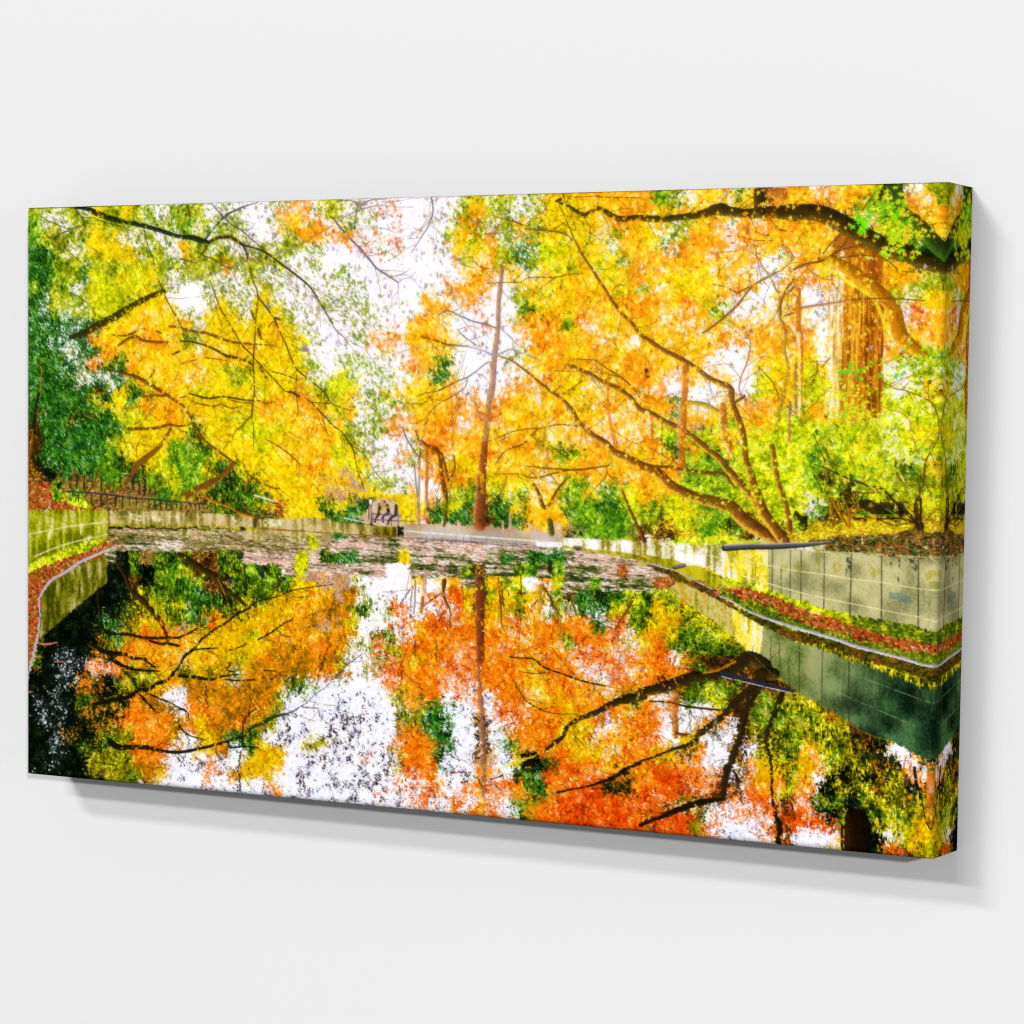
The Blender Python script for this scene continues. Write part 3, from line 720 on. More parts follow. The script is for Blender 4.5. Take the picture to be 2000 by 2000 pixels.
# letter -> (stamp kind, clumpiness, colours dark..light with weights, srgb hex)
PAL = {
'1': ('h', .5, [('2c3c10', 14), ('5c5c20', 18), ('8c7840', 18), ('b49060', 18), ('d8b088', 18), ('f4dcc8', 14)]),
 'z': ('h', .4, [('b08c70', 10), ('ccac8c', 24), ('dcc0a4', 22)]),
 'x': ('nr', .4, [('20300a', 12), ('445c0c', 22), ('6c7c10', 24), ('909c18', 20), ('b4b824', 10)]),
 'w': ('s', .2, [('f4ecfa', 2), ('fffaff', 99)]),
 'W': ('sx', .4, [('8f8a70', 3), ('9c84b0', 5), ('98a040', 5), ('c8a0d0', 2), ('fdf6ff', 40), ('fffaff', 70)]),
 'v': ('xsd', .4, [('4a6418', 8), ('748c1c', 13), ('a4a41c', 13), ('b08458', 5), ('c0a4c8', 3), ('fdf6fc', 34), ('fffaff', 30)]),
 'q': ('sx', .35, [('904830', 8), ('dc6420', 16), ('f09860', 10), ('c89ab0', 5), ('fffaff', 60)]),
 'S': ('swz', .3, [('50506c', 3), ('a8aad0', 5), ('e4e6f8', 16), ('f8f8ff', 90)]),
 'D': ('swz', .55, [('1c1822', 8), ('40384c', 8), ('743c34', 4), ('b4a8c4', 4), ('eaeafa', 16), ('fafaff', 64)]),
 'y': ('xsd', .5, [('948408', 4), ('c4a408', 10), ('e4b808', 20), ('fccc10', 36), ('ffe420', 28), ('ffee60', 4)]),
 'Y': ('xsd', .5, [('5c7008', 7), ('94a00c', 16), ('c0c410', 28), ('e4dc14', 32), ('fcec28', 18), ('fff490', 3)]),
 'a': ('xs', .5, [('b87408', 5), ('e8980c', 14), ('fcb410', 28), ('ffcc20', 34), ('ffdf48', 20), ('fff0a8', 5)]),
 'A': ('xs', .5, [('bc7418', 5), ('f0a41c', 16), ('ffc02c', 26), ('ffd850', 22), ('fff0c8', 12), ('fff8fc', 22)]),
 'o': ('xs', .5, [('b05c0c', 5), ('e07c0c', 16), ('fc9810', 30), ('ffac20', 28), ('ffc840', 18), ('ffe498', 4)]),
 'O': ('xs', .5, [('8c3404', 7), ('c85408', 18), ('f06c0c', 34), ('fc8418', 28), ('ffa434', 14), ('ffd490', 3)]),
 'P': ('xs', .5, [('b05418', 6), ('e87c1c', 18), ('fc9c30', 26), ('ffbc54', 16), ('ffe8dc', 11), ('fff6fc', 24)]),
 'r': ('xs', .5, [('a83820', 10), ('e05038', 28), ('f08a58', 20), ('ffc838', 20), ('ffe8d8', 14)]),
 'R': ('r', .3, [('5a1c08', 12), ('8a3010', 17), ('b84c1c', 22), ('d87040', 18), ('e8a878', 9), ('7c7c14', 14), ('4c6010', 8)]),
 'l': ('xsd', .5, [('304408', 12), ('607410', 18), ('909810', 24), ('b8bc18', 22), ('dcd828', 18), ('f4ee80', 6)]),
 'L': ('xsd', .5, [('345414', 12), ('688c18', 18), ('9cac18', 20), ('d4cc24', 14), ('f0f0c8', 8), ('fffaff', 30)]),
 'g': ('xsn', .5, [('143c10', 14), ('34680c', 20), ('5c9414', 24), ('88b41c', 20), ('bcd42c', 14), ('e8ec84', 4)]),
 'G': ('ds', .45, [('041404', 15), ('0c3410', 19), ('185014', 20), ('347c1c', 19), ('64a024', 12), ('98ac28', 7), ('60a07c', 5), ('b0d8c8', 3)]),
 'B': ('ds', .5, [('082410', 18), ('124c20', 22), ('387c2c', 20), ('84a838', 10), ('d8e4ec', 10), ('fcf8ff', 20)]),
 'k': ('sw', .5, [('020402', 30), ('060c05', 34), ('0c180a', 22), ('182812', 10), ('34402c', 3)]),
 'K': ('s', .5, [('020403', 24), ('08120a', 24), ('122414', 14), ('485850', 8), ('b0b8c8', 9), ('ecf0ff', 14)]),
 'd': ('sn', .5, [('030603', 24), ('0c1608', 20), ('20300c', 14), ('5c5a10', 10), ('a8600c', 12), ('e08414', 14), ('f8a838', 4)]),
 'm': ('ws', .5, [('4c3c08', 9), ('846008', 16), ('b47408', 22), ('d07c0c', 22), ('ec8010', 20), ('f8b410', 12)]),
 'n': ('ws', .5, [('081006', 18), ('182c0c', 20), ('30540c', 22), ('588010', 20), ('88a018', 14), ('c8c828', 8)]),
 't': ('ws', .55, [('101808', 14), ('2c380c', 14), ('64680c', 16), ('a89c10', 20), ('e0cc14', 24), ('fcf03c', 12)]),
 'p': ('h', .55, [('403c24', 9), ('80684c', 12), ('c09878', 18), ('e0bca4', 24), ('fce4e0', 32), ('e07c5c', 4)]),
 'h': ('h', .65, [('142810', 17), ('3c5014', 19), ('74742c', 15), ('a88860', 12), ('e0b8a0', 16), ('fcecec', 19)]),
 'f': ('r', .3, [('141810', 16), ('383c1c', 18), ('5c6420', 16), ('8c4c18', 16), ('c07038', 12), ('889c58', 8), ('d8b898', 5)]),
 'F': ('rn', .4, [('6c6408', 10), ('a48c0c', 18), ('d0ac14', 24), ('ecd020', 26), ('fbec4c', 16), ('b06c10', 6)]),
 'e': ('xn', .5, [('4c6c08', 9), ('88a00c', 16), ('bccc10', 24), ('e6e818', 28), ('fcf83c', 20), ('ffffa8', 4)]),
 'E': ('xn', .5, [('588010', 11), ('a0b414', 18), ('dce41c', 24), ('f8f050', 14), ('fff8f0', 10), ('fffcff', 20)]),
 'b': ('sn', .5, [('140c04', 20), ('301c08', 22), ('54340c', 20), ('80500f', 16), ('b87c20', 12), ('d8b040', 8)]),
 's': ('sw', .5, [('8c6440', 12), ('b88458', 22), ('cc9c74', 26), ('d8a890', 18), ('e0b430', 12), ('b0a0b0', 8)]),
 'j': ('sn', .5, [('20200c', 14), ('5c4418', 14), ('94682c', 18), ('b88444', 22), ('cc9c58', 16), ('5c7820', 12)]),
 'c': ('v', .5, [('7c7018', 8), ('a89838', 12), ('cfc48c', 18), ('e8e4cc', 24), ('fcf8f8', 26), ('fffcf8', 10)]),
 'C': ('vh', .5, [('5c5c1c', 10), ('847c30', 20), ('a8944c', 26), ('c4ac70', 24), ('d8c494', 12)]),
 'u': ('v', .5, [('545c04', 10), ('7c8408', 20), ('9ca40c', 28), ('b0b028', 22), ('c8bc68', 12), ('dcd0a0', 6)]),
 'U': ('v', .5, [('383c04', 12), ('585c08', 24), ('787814', 26), ('908830', 18), ('b4ac70', 8)]),
 'M': ('hn', .3, [('5c5c08', 12), ('8c8c0c', 24), ('a8a014', 24), ('c8b820', 14)]),
 'H': ('h', .3, [('5c4418', 14), ('a8581c', 24), ('7c6c20', 20)]),
 'V': ('vn', .5, [('383808', 14), ('686010', 24), ('8c7c14', 26), ('a89840', 12)]),
 'Q': ('t', .6, [('a89888', 14), ('c4a878', 20), ('c8b8a4', 28), ('b8b4b8', 16), ('d8c4a8', 18)]),
 'X': ('h', .3, [('4c3840', 20), ('7c6068', 24), ('b89c94', 10)]),
 'N': ('v', .5, [('a89c20', 8), ('dcc418', 18), ('f8e040', 26), ('fff490', 22), ('e8dca4', 14), ('fffff0', 12)]),
 'Z': ('v', .7, [('88855a', 8), ('a29e6c', 20), ('b6b07c', 34), ('c2bc88', 24), ('cec89c', 8), ('b0a44c', 4)]),
 'T': ('v', .6, [('5c6c34', 12), ('7c8848', 26), ('94985c', 28), ('a8a870', 14)]),
 'i': ('v', .7, [('0c1c10', 14), ('1c3420', 26), ('2c4828', 28), ('3c6038', 20), ('4c7444', 6)]),
 'I': ('tv', .5, [('8c8018', 12), ('b0a030', 24), ('c8b864', 22), ('d8cc98', 16), ('c49c20', 10)]),
 'J': ('nr', .4, [('1c1c08', 18), ('3c3c0c', 22), ('5c5c10', 22), ('6c3410', 18), ('a04c20', 8)]),
}
KIND_ID = {}
letters = sorted(PAL); LID = {l: i for i, l in enumerate(letters)}
def hexc(h): return [int(h[i:i+2], 16)/255 for i in (0, 2, 4)]

# letter map, 1 px per mm
MH, MW = int(UH), int(round(UW))
jx = (noise(MH, MW, 9, 1)-.5)*26+(noise(MH, MW, 30, 2)-.5)*26
jy = (noise(MH, MW, 9, 3)-.5)*26+(noise(MH, MW, 30, 4)-.5)*26
yy, xx = np.mgrid[0:MH, 0:MW].astype(np.float32)
G = np.array([[LID[c] for c in row] for row in GRID])
for cols, old, new in ((slice(0, 12), 'u', 'k'), (slice(48, 72), 'u', 't'), (slice(48, 72), 'c', 't')):
    z = G[30:, cols]; z[z == LID[old]] = LID[new]
for cols, old in ((slice(0, 24), 'p'), (slice(12, 24), 'h')):
    z = G[27:29, cols]; z[z == LID[old]] = LID['1']
cal = 1-.9*np.clip(1-np.abs(yy-600)/75, 0, 1)    # keep the bank and water edges calm
soft = cal
ux = xx+jx*cal; vy = yy+jy*cal*.8
kd = KEY[6]*ux+KEY[7]*vy+KEY[8]
gx = np.clip(((KEY[0]*ux+KEY[1]*vy+KEY[2])/kd-50)/25, 0, G.shape[1]-1).astype(int)
gy = np.clip(((KEY[3]*ux+KEY[4]*vy+KEY[5])/kd-350)/25, 0, G.shape[0]-1).astype(int)
M = G[gy, gx].astype(np.int16)
hard = np.zeros((MH, MW), bool)
for ln in POLYS.split('\n'):
    t = ln.split()
    if not t: continue
    P = np.array([[float(v) for v in q.split(',')] for q in t[1:]])
    ragged = t[0] in 'RegGfFnMJkbx'
    x0, y0 = np.floor(P.min(0)).astype(int)-4; x1, y1 = np.ceil(P.max(0)).astype(int)+4
    x0, y0 = max(x0, 0), max(y0, 0); x1, y1 = min(x1, MW), min(y1, MH)
    X = xx[y0:y1, x0:x1]+.5; Y = yy[y0:y1, x0:x1]+.5
    if ragged: X = X+jx[y0:y1, x0:x1]*.1; Y = Y+jy[y0:y1, x0:x1]*.18
    ins = np.zeros(X.shape, bool)
    for i in range(len(P)):
        (ax, ay), (bx, by) = P[i], P[(i+1) % len(P)]
        if ay == by: continue
        c = (ay > Y) != (by > Y)
        ins ^= c & (X < (bx-ax)*(Y-ay)/(by-ay)+ax)
    M[y0:y1, x0:x1][ins] = LID[t[0]]
    hard[y0:y1, x0:x1] |= ins

# stamps: offsets per kind
def blob(rx, ry, ang, k, rag=.35):
    n = int(max(rx, ry)*1.6)+1
    y, x = np.mgrid[-n:n+1, -n:n+1]
    c, s = math.cos(ang), math.sin(ang)
    u = (x*c+y*s)/rx; v = (-x*s+y*c)/ry
    th = np.arctan2(v, u); r = np.hypot(u, v)
    R = 1+rag*np.sin(k*th+rng.random()*6.28)*1.0+rag*.5*np.sin(3*th+rng.random()*6.28)
    o = np.argwhere(r < R)-n
    return o if len(o) else np.array([[0, 0]])
R2 = math.pi
STAMP = {
 's': [blob(*(lambda a: (a, a*.6))(rng.uniform(2.2, 4.2)), rng.uniform(0, R2), 5) for _ in range(24)],
 'm': [blob(*(lambda a: (a, a*.7))(rng.uniform(3.2, 6.2)), rng.uniform(0, R2), 5) for _ in range(24)],
 'x': [blob(r_, r_, rng.uniform(0, R2), 5, .5) for r_ in rng.uniform(3.6, 5.6, 16)],
 'd': [blob(rng.uniform(4.5, 8.5), rng.uniform(1.5, 2.6), rng.normal(.68, .25), 3, .15) for _ in range(24)],
 'n': [blob(rng.uniform(4.5, 8), rng.uniform(1.3, 2.4), rng.normal(-.5, .35), 3, .15) for _ in range(24)],
 'z': [blob(rng.uniform(3.5, 8), rng.uniform(1.0, 1.8), rng.normal(.02, .05), 3, .2) for _ in range(24)],
 'h': [blob(rng.uniform(4, 13), rng.uniform(.6, 1.25), rng.normal(.03, .04), 2, .1) for _ in range(24)],
 'v': [blob(rng.uniform(1.4, 2.8), rng.uniform(5, 13), rng.normal(0, .06), 3, .25) for _ in range(24)],
 'w': [blob(rng.uniform(2.2, 4.2), rng.uniform(3.0, 7.5), rng.normal(0, .25), 4, .3) for _ in range(24)],
 't': [blob(rng.uniform(3, 7), rng.uniform(7, 20), rng.normal(0, .05), 4, .2) for _ in range(24)],
 'r': [blob(rng.uniform(3.5, 6.5), rng.uniform(2, 3.2), rng.normal(.3, .6), 4, .25) for _ in range(24)],
}
buf = np.ones((BH, BW, 3), np.float32)
# ground coat
mid = np.array([np.mean([hexc(c) for c, w in (PAL[l][2][-1:] if l in 'wWvqSD' else PAL[l][2][:max(1, len(PAL[l][2])//2+1)])], 0) for l in letters], np.float32)
mu = np.repeat(np.repeat(M, SS, 0), SS, 1)[:BH, :BW]
buf[:mu.shape[0], :mu.shape[1]] = mid[mu]
# stone, concrete and paths: continuous tone, streaked downwards
SMOOTH = 'cCuUVQNZTiIMz'
def aniso(cx, cy, seed):
    a = noise(int(BH/cy*8)+8, int(BW/cx*8)+8, 8, seed)
    y = (np.arange(BH)*(8/cy)).astype(np.float32); x = (np.arange(BW)*(8/cx)).astype(np.float32)
    yi = y.astype(int); xi = x.astype(int); fy = (y-yi)[:, None]; fx = (x-xi)[None]
    return (a[yi][:, xi]*(1-fx)+a[yi][:, xi+1]*fx)*(1-fy)+(a[yi+1][:, xi]*(1-fx)+a[yi+1][:, xi+1]*fx)*fy
strk = aniso(10, 70, 51); ptch = aniso(60, 50, 52); fine = rng.random((BH, BW)).astype(np.float32); fin2 = aniso(5, 6, 53)
flat = strk*.42+ptch*.28+fin2*.22+fine*.08
vrt = ptch*.6+fin2*.22+strk*.10+fine*.08
def q01(a):
    e = np.linspace(0, 1, 65); return np.interp(a, np.quantile(a[::7, ::7], e), e).astype(np.float32)
flat, vrt = q01(flat), q01(vrt)
for l in SMOOTH:
    yy_, xx_ = np.nonzero(mu == LID[l])
    if not len(yy_): continue
    cols = PAL[l][2]; w = np.array([w for c, w in cols], float); w = (np.cumsum(w)-w/2)/w.sum()
    f = (vrt if l in 'ZTiQz' else flat)[yy_, xx_]
    cc = np.array([hexc(c) for c, _ in cols])
    if l in 'Ti':       # the wall mirrored in the pond: pale stone passing into deep green
        o = PAL['i' if l == 'T' else 'T'][2]; w2 = np.array([w for c, w in o], float); w2 = (np.cumsum(w2)-w2/2)/w2.sum(); c2 = np.array([hexc(c) for c, _ in o])
        s = np.clip((xx_/SS-1501)/167+(yy_/SS-726)/260, 0, 1); s = s if l == 'T' else 1-s
        for k in range(3): buf[yy_, xx_, k] = np.interp(f, w, cc[:, k])*(1-s)+np.interp(f, w2, c2[:, k])*s
        continue
    for k in range(3): buf[yy_, xx_, k] = np.interp(f, w, cc[:, k])
N1 = noise(MH, MW, 14, 21)*.5+noise(MH, MW, 6, 22)*.3+noise(MH, MW, 34, 23)*.2
N1 = (np.argsort(np.argsort(N1.ravel()[::7]))/(N1.size/7.)).astype(np.float32) if False else N1
q = np.quantile(N1[::5, ::5], np.linspace(0, 1, 65)); N1 = np.interp(N1, q, np.linspace(0, 1, 65)).astype(np.float32)
N2 = noise(MH, MW, 4, 31); N2 = np.interp(N2, np.quantile(N2[::5, ::5], np.linspace(0, 1, 65)), np.linspace(0, 1, 65)).astype(np.float32)
_mx = np.sort((.5*rng.random(200000)+.5*rng.random(200000)))


NH = aniso(110, 7, 71)[::SS, ::SS][:MH, :MW]; NH = q01(NH)
def dabs(n, only=None, skip='', yr=(0, 1), bright=1.0):
    px = rng.random(n)*UW; py = (yr[0]+rng.random(n)*(yr[1]-yr[0]))*UH
    iy = np.clip(py.astype(int), 0, MH-1); ix = np.clip(px.astype(int), 0, MW-1)
    sg = np.where(hard[iy, ix], 0, 5.5*soft[iy, ix])
    jy_ = np.clip((py+rng.normal(0, 1, n)*sg).astype(int), 0, MH-1); jx_ = np.clip((px+rng.normal(0, 1, n)*sg).astype(int), 0, MW-1)
    swap = hard[jy_, jx_]; jy_ = np.where(swap, iy, jy_); jx_ = np.where(swap, ix, jx_)
    mi = M[jy_, jx_]
    out_pos, out_col, out_st = [], [], []
    for l in letters:
        if l in skip or l in SMOOTH or (only == 'litter' and l not in 'phMHX1'): continue
        i = np.flatnonzero(mi == LID[l])
        if not len(i): continue
        kind, cl, cols = PAL[l]
        a = N1[py[i].astype(int), np.clip(px[i].astype(int), 0, MW-1)]
        b = N2[py[i].astype(int), np.clip(px[i].astype(int), 0, MW-1)]
        if l in 'phMH1': a = NH[py[i].astype(int), np.clip(px[i].astype(int), 0, MW-1)]
        u = cl*(a*.6+b*.4)+(1-cl)*rng.random(len(i))
        u = np.argsort(np.argsort(u))/max(1, len(u))
        w = np.cumsum([w for c, w in cols]); w = w/w[-1]
        k = np.searchsorted(w, u, side='right').clip(0, len(cols)-1)
        C = np.array([hexc(c) for c, _ in cols], np.float32)[k]
        amp = .05 if l in 'XHwWvqSD' else .10
        C = C*(1+rng.normal(0, amp, (len(i), 1)))*(1+rng.normal(0, .03, (len(i), 3)))*bright
        kk = np.array(list(kind))[rng.integers(0, len(kind), len(i))]
        wet = (py[i] > 640+rng.normal(0, 8, len(i))) & (l in 'yYaAoOPlLgGBeErtmnqwWSDdkb')
        wk = np.array(list('wwvzzs'))[rng.integers(0, 6, len(i))]
        kk = np.where(wet & (kk != 'h') & ~hard[iy[i], ix[i]], wk, kk)
        dp = wet & (l in 'yYaAoOPlLgeEr')
        C = np.where(dp[:, None], C**np.array([1.1, 1.45, 1.2])*.95, C)
        white = C.min(1) > .82
        if only == 'leaf':
            keep = ~white; i, C, kk = i[keep], C[keep], kk[keep]
        out_pos.append(i); out_col.append(C); out_st.append(kk)
    I = np.concatenate(out_pos); C = np.concatenate(out_col).clip(0, 1); K = np.concatenate(out_st)
    o = rng.permutation(len(I)); I, C, K = I[o], C[o], K[o]
    bx = (px[I]*SS).astype(int); by = (py[I]*SS).astype(int)
    var = rng.integers(0, 16, len(I))
    # in slices so that kinds stay mixed
    step = 6000
    for s in range(0, len(I), step):
        sl = slice(s, s+step)
        for kd in STAMP:
            for v in range(16):
                j = np.flatnonzero((K[sl] == kd) & (var[sl] == v))
                if not len(j): continue
                off = STAMP[kd][v]
                Y = by[sl][j][:, None]+off[:, 0]; X = bx[sl][j][:, None]+off[:, 1]
                ok = (Y >= 0) & (Y < BH) & (X >= 0) & (X < BW)
                cc = np.broadcast_to(C[sl][j][:, None, :], Y.shape+(3,))
                buf[Y[ok], X[ok]] = cc[ok]

SC = {
'ol': ('403c14', '86862a', '1c2808', 'tr', .95),
 'ik': ('0c1614', '1c2c34', '040806', 't', 1),
 'bk': ('1c120c', '1c120c', '1c120c', '', .95),
 'br': ('5c320c', '94581c', '381806', 't', .95),
 'tb': ('804c18', 'e8b038', '44220a', 't', 1),
 'tr': ('a06c54', 'e4ac58', '6c3c34', 'tr', .85),
 'pu': ('7c5c84', '7c5c84', '7c5c84', '', .85),
 'gr': ('8c8474', 'b0a890', '6c6450', 'tb', .9),
 'gy': ('8c7c70', 'b0a090', '74645c', 't', .85),
 'nv': ('24243c', '24243c', '101020', '', .95),
 'sl': ('4c4860', '605c78', '38344c', '', .95),
 'ls': ('8c86a4', '8c86a4', '8c86a4', '', .8),
 'ob': ('bc6820', 'f0b040', '8c440c', 't', .9),
 'or': ('d8701c', 'f0a040', 'b04c10', 'r', .8),
 'rd': ('d84c20', 'f07030', 'b03010', 'r', .85),
 'cr': ('f8e0a0', 'fff4c8', 'e8b860', '', .9),
 'mk': ('2c220c', '5c4c18', '0c0a04', 'tr', .97),
 'mg': ('203810', '3c6818', '0a1406', 'tr', .93),
 'ty': ('b08c24', 'e0c03c', '6c5410', 't', .9),
 'pk': ('c8a090', 'e0c0b0', 'a08078', '', .85),
 'pb': ('a8684c', 'd09c70', '703c34', 't', .9),
 'dr': ('6c1c14', '6c1c14', '501010', 'b', .9),
 'gl': ('bc7410', 'e8a420', '7c480c', 't', 1),
 'ye': ('f0dc30', 'fff060', 'd8a818', 'r', .9),
 'bs': ('a8640c', 'd89424', '54300a', 't', .95),
 'gn': ('50a028', '50a028', '308020', 'L', .95),
 'wd': ('3c2c24', '3c2c24', '2c2018', '', .95),
 'wh': ('f0ece8', 'ffffff', 'd8d0d0', '', .9),
 'bw': ('fdfbff', 'ffffff', 'f0ecf4', 'pL', 1),
 'lw': ('f0dcdc', 'f0dcdc', 'e0c8c8', 'b', .8),
 'sk': ('8c7c20', '8c7c20', '6c5c18', '', .8),
 'nk': ('140e06', '241808', '0c0804', '', .97),
 'rs': ('d87868', 'e89888', 'b05040', '', .95),
 'rr': ('a01c18', 'd03028', '701010', '', .95),
 'bd': ('180c04', '301804', '0a0602', 'tr', .95),
 'jl': ('e8e0a8', 'e8e0a8', 'd0c888', 'p', .95),
 'jd': ('343818', '343818', '202410', 'p', .85),
 'jg': ('8c9860', '8c9860', '6c7848', 'pb', .8),
 'jt': ('ccc890', 'dcd8a8', 'a8a868', 'p', .9),
 'kb': ('c8c0d0', 'fcf8ff', '8c8894', 'trL', .95),
 'dk': ('342408', '4c3810', '1c1204', 'tr', .95),
 'sq': ('fbf3c8', 'fbf3c8', 'e0d8a8', 'b', .7),
 'pip': ('3c444c', 'b8a8b4', '06080c', 'kpL', 1),
 'cyl': ('685c60', 'a8989c', '241c20', 'kpL', 1),
 'slp': ('2c2838', '3c3850', '1c1828', 'pL', 1),
 'nvp': ('24243c', '24243c', '101020', 'pL', 1),
 'wdp': ('3c2c24', '3c2c24', '2c2018', 'pL', 1),
 'rk': ('7c3818', 'b05424', '481c0c', 'tr', .9),
 'hr': ('5c3424', '5c3424', '3c2018', 'pL', 1),
 'kk': ('1c1820', '1c1820', '100c14', 'pL', 1),
 'oy': ('e8b020', 'f8d040', 'b07818', 'pL', .9),
 'bl': ('303868', '485090', '202848', 'pL', 1),
 'pkk': ('e060a0', 'f090c0', 'c04888', 'pL', 1),
 'gk': ('6c7c34', '6c7c34', '54641c', 'b', .8),
 'st': ('2c3024', '2c3024', '1c2018', 'b', .85),
 'tq': ('5c7464', '748c7c', '48604c', 'r', .6),
 'ms': ('84882c', '84882c', '6c7018', 'rb', .7),
 'tw': ('6c3c1c', '6c3c1c', '54280c', '', .8),
 'twd': ('2c1c0c', '2c1c0c', '1c1008', '', .8),
}
def smooth(P):
    if len(P) < 3: return P
    Q = [P[0]]
    for i in range(len(P)-1):
        p0 = P[max(i-1, 0)]; p1 = P[i]; p2 = P[i+1]; p3 = P[min(i+2, len(P)-1)]
        n = max(2, int(np.hypot(*(p2-p1)[:2])/9))
        for k in range(1, n+1):
            t = k/n
            c = .5*((2*p1)+(-p0+p2)*t+(2*p0-5*p1+4*p2-p3)*t*t+(-p0+3*p1-3*p2+p3)*t**3)
            c[2] = p1[2]*(1-t)+p2[2]*t
            Q.append(c)
    return np.array(Q)
TX1 = noise(BH, BW, 5, 41); TX2 = noise(BH, BW, 16, 42)
def stroke(key, P):
    base, hi, lo, sty, opa = SC[key]
    base, hi, lo = [np.array(hexc(c), np.float32) for c in (base, hi, lo)]
    P = P.copy(); P *= SS; P[:, 2] = np.maximum(P[:, 2]*.5, .8)
    # slight wobble
    if 'p' not in sty:
        w = rng.normal(0, .35, P[:, :2].shape)*np.minimum(P[:, 2:3], 5); P[1:-1, :2] += w[1:-1]
    Q = smooth(P)
    x0, y0 = np.floor((Q[:, :2]-Q[:, 2:3]).min(0)).astype(int)-3; x1, y1 = np.ceil((Q[:, :2]+Q[:, 2:3]).max(0)).astype(int)+3
    x0, y0 = max(x0, 0), max(y0, 0); x1, y1 = min(x1, BW), min(y1, BH)
    if x1 <= x0 or y1 <= y0: return
    D = np.full((y1-y0, x1-x0), 9e9, np.float32); S = np.zeros_like(D)
    for a, b in zip(Q[:-1], Q[1:]):
        r = max(a[2], b[2])+3
        u0 = max(int(min(a[0], b[0])-r), x0); u1 = min(int(max(a[0], b[0])+r)+1, x1)
        v0 = max(int(min(a[1], b[1])-r), y0); v1 = min(int(max(a[1], b[1])+r)+1, y1)
        if u1 <= u0 or v1 <= v0: continue
        X, Y = np.meshgrid(np.arange(u0, u1)+.5, np.arange(v0, v1)+.5)
        d = b[:2]-a[:2]; L = d@d+1e-6
        t = np.clip(((X-a[0])*d[0]+(Y-a[1])*d[1])/L, 0, 1)
        ex = X-a[0]-t*d[0]; ey = Y-a[1]-t*d[1]
        rr = a[2]+(b[2]-a[2])*t
        dd = np.hypot(ex, ey)-rr
        # shade coordinate: + towards lower left
        sd = (ey*.75-ex*.65)/np.maximum(rr, 1)
        sub = D[v0-y0:v1-y0, u0-x0:u1-x0]; m = dd < sub
        sub[m] = dd[m]; S[v0-y0:v1-y0, u0-x0:u1-x0][m] = sd[m]
    rag = (TX1[y0:y1, x0:x1]-.5)*(3.0 if 'r' in sty else .8)
    al = np.clip(.5-(D+rag), 0, 1)*opa
    n = TX1[y0:y1, x0:x1]*.6+TX2[y0:y1, x0:x1]*.4
    col = base*(.72+.56*n[..., None])
    if 't' in sty:
        h = np.clip((S-.25)*2.2+(n-.5)*1.6, 0, 1)[..., None]; l = np.clip((-S+.0)*1.3+(n-.5)*2.2, 0, 1)[..., None]
        col = col*(1-l)+lo*l; col = col*(1-h)+hi*h
    if 'k' in sty:   # lit from above (pipe)
        h = np.clip((-S-.15)*2.5, 0, 1)[..., None]; l = np.clip((S-.1)*2.5, 0, 1)[..., None]
        col = base*(1-h)+hi*h; col = col*(1-l)+lo*l
    if 'b' in sty:   # broken
        al = al*np.clip((n-.36)*9, 0, 1)
    z = buf[y0:y1, x0:x1]
    z[...] = z*(1-al[..., None])+col.clip(0, 1)*al[..., None]

def bark(x0, x1l, y0, y1):    # the big furrowed cedar trunk: strips of lit and shaded bark
    SC['_'] = ('a8641c', 'c8842c', '7c440c', 't', 1)
    stroke('_', np.array([[(x0+x1l)/2, y0-4, x1l-x0+2], [(x0+x1l)/2, y1-(x1l-x0)*.4, x1l-x0+6]]))
    n = 330
    for k in range(n):
        f = rng.random(); ya = rng.uniform(y0-10, y1-30); L = rng.uniform(25, 110)
        x = x0+(x1l-x0)*f; lean = (f-.5)*8
        if f < .24: c = ['f6e2a0', 'fff3c4', 'e8b860', 'c98a3c', 'fbeed0'][rng.integers(5)]
        elif f < .66: c = ['e09420', 'cc7810', 'f0b038', 'b86414', 'c8781c', '9a5010'][rng.integers(6)]
        else: c = ['cc7412', 'a85c10', 'dc881c', '8a4610', '6c340a', 'b8641a'][rng.integers(6)]
        w = rng.uniform(1.5, 5)
        SC['_'] = (c, c, c, '', .92)
        yb = min(ya+L, y1); k2 = (ya-y0)/(y1-y0)
        stroke('_', np.array([[x+lean*k2, ya, w], [x+lean*k2+rng.normal(0, 1.5), (ya+yb)/2, w*1.1], [x+lean*(yb-y0)/(y1-y0), yb, w*.7]]))
    for k in range(42):
        f = rng.uniform(.0, 1); ya = rng.uniform(y0, y1-30); x = x0+(x1l-x0)*f
        c = '5a2c08' if f > .35 else 'a8702c'
        SC['_'] = (c, c, c, '', .9)
        yb = min(ya+rng.uniform(20, 60), y1)
        stroke('_', np.array([[x, ya, .9], [x+rng.normal(0, 1.5), (ya+yb)/2, 1.8], [x+rng.normal(0, 2), yb, .8]]))

NB = 150000
dabs(NB); dabs(NB); dabs(90000, only='litter', yr=(.55, .8))
lst = [l for l in STROKES.split('\n') if l.strip()]
def parse(ln):
    t = ln.split(); r = []; w = 3
    for q in t[1:]:
        v = [float(z) for z in q.split(',')]
        if len(v) > 2: w = v[2]
        r.append((v[0], v[1], w))
    return t[0], np.array(r)
bark(1541, 1623, 106, 345)
late = []
for ln in lst:
    k, P = parse(ln)
    if 'L' in SC[k][3]: late.append((k, P)); continue
    stroke(k, P)
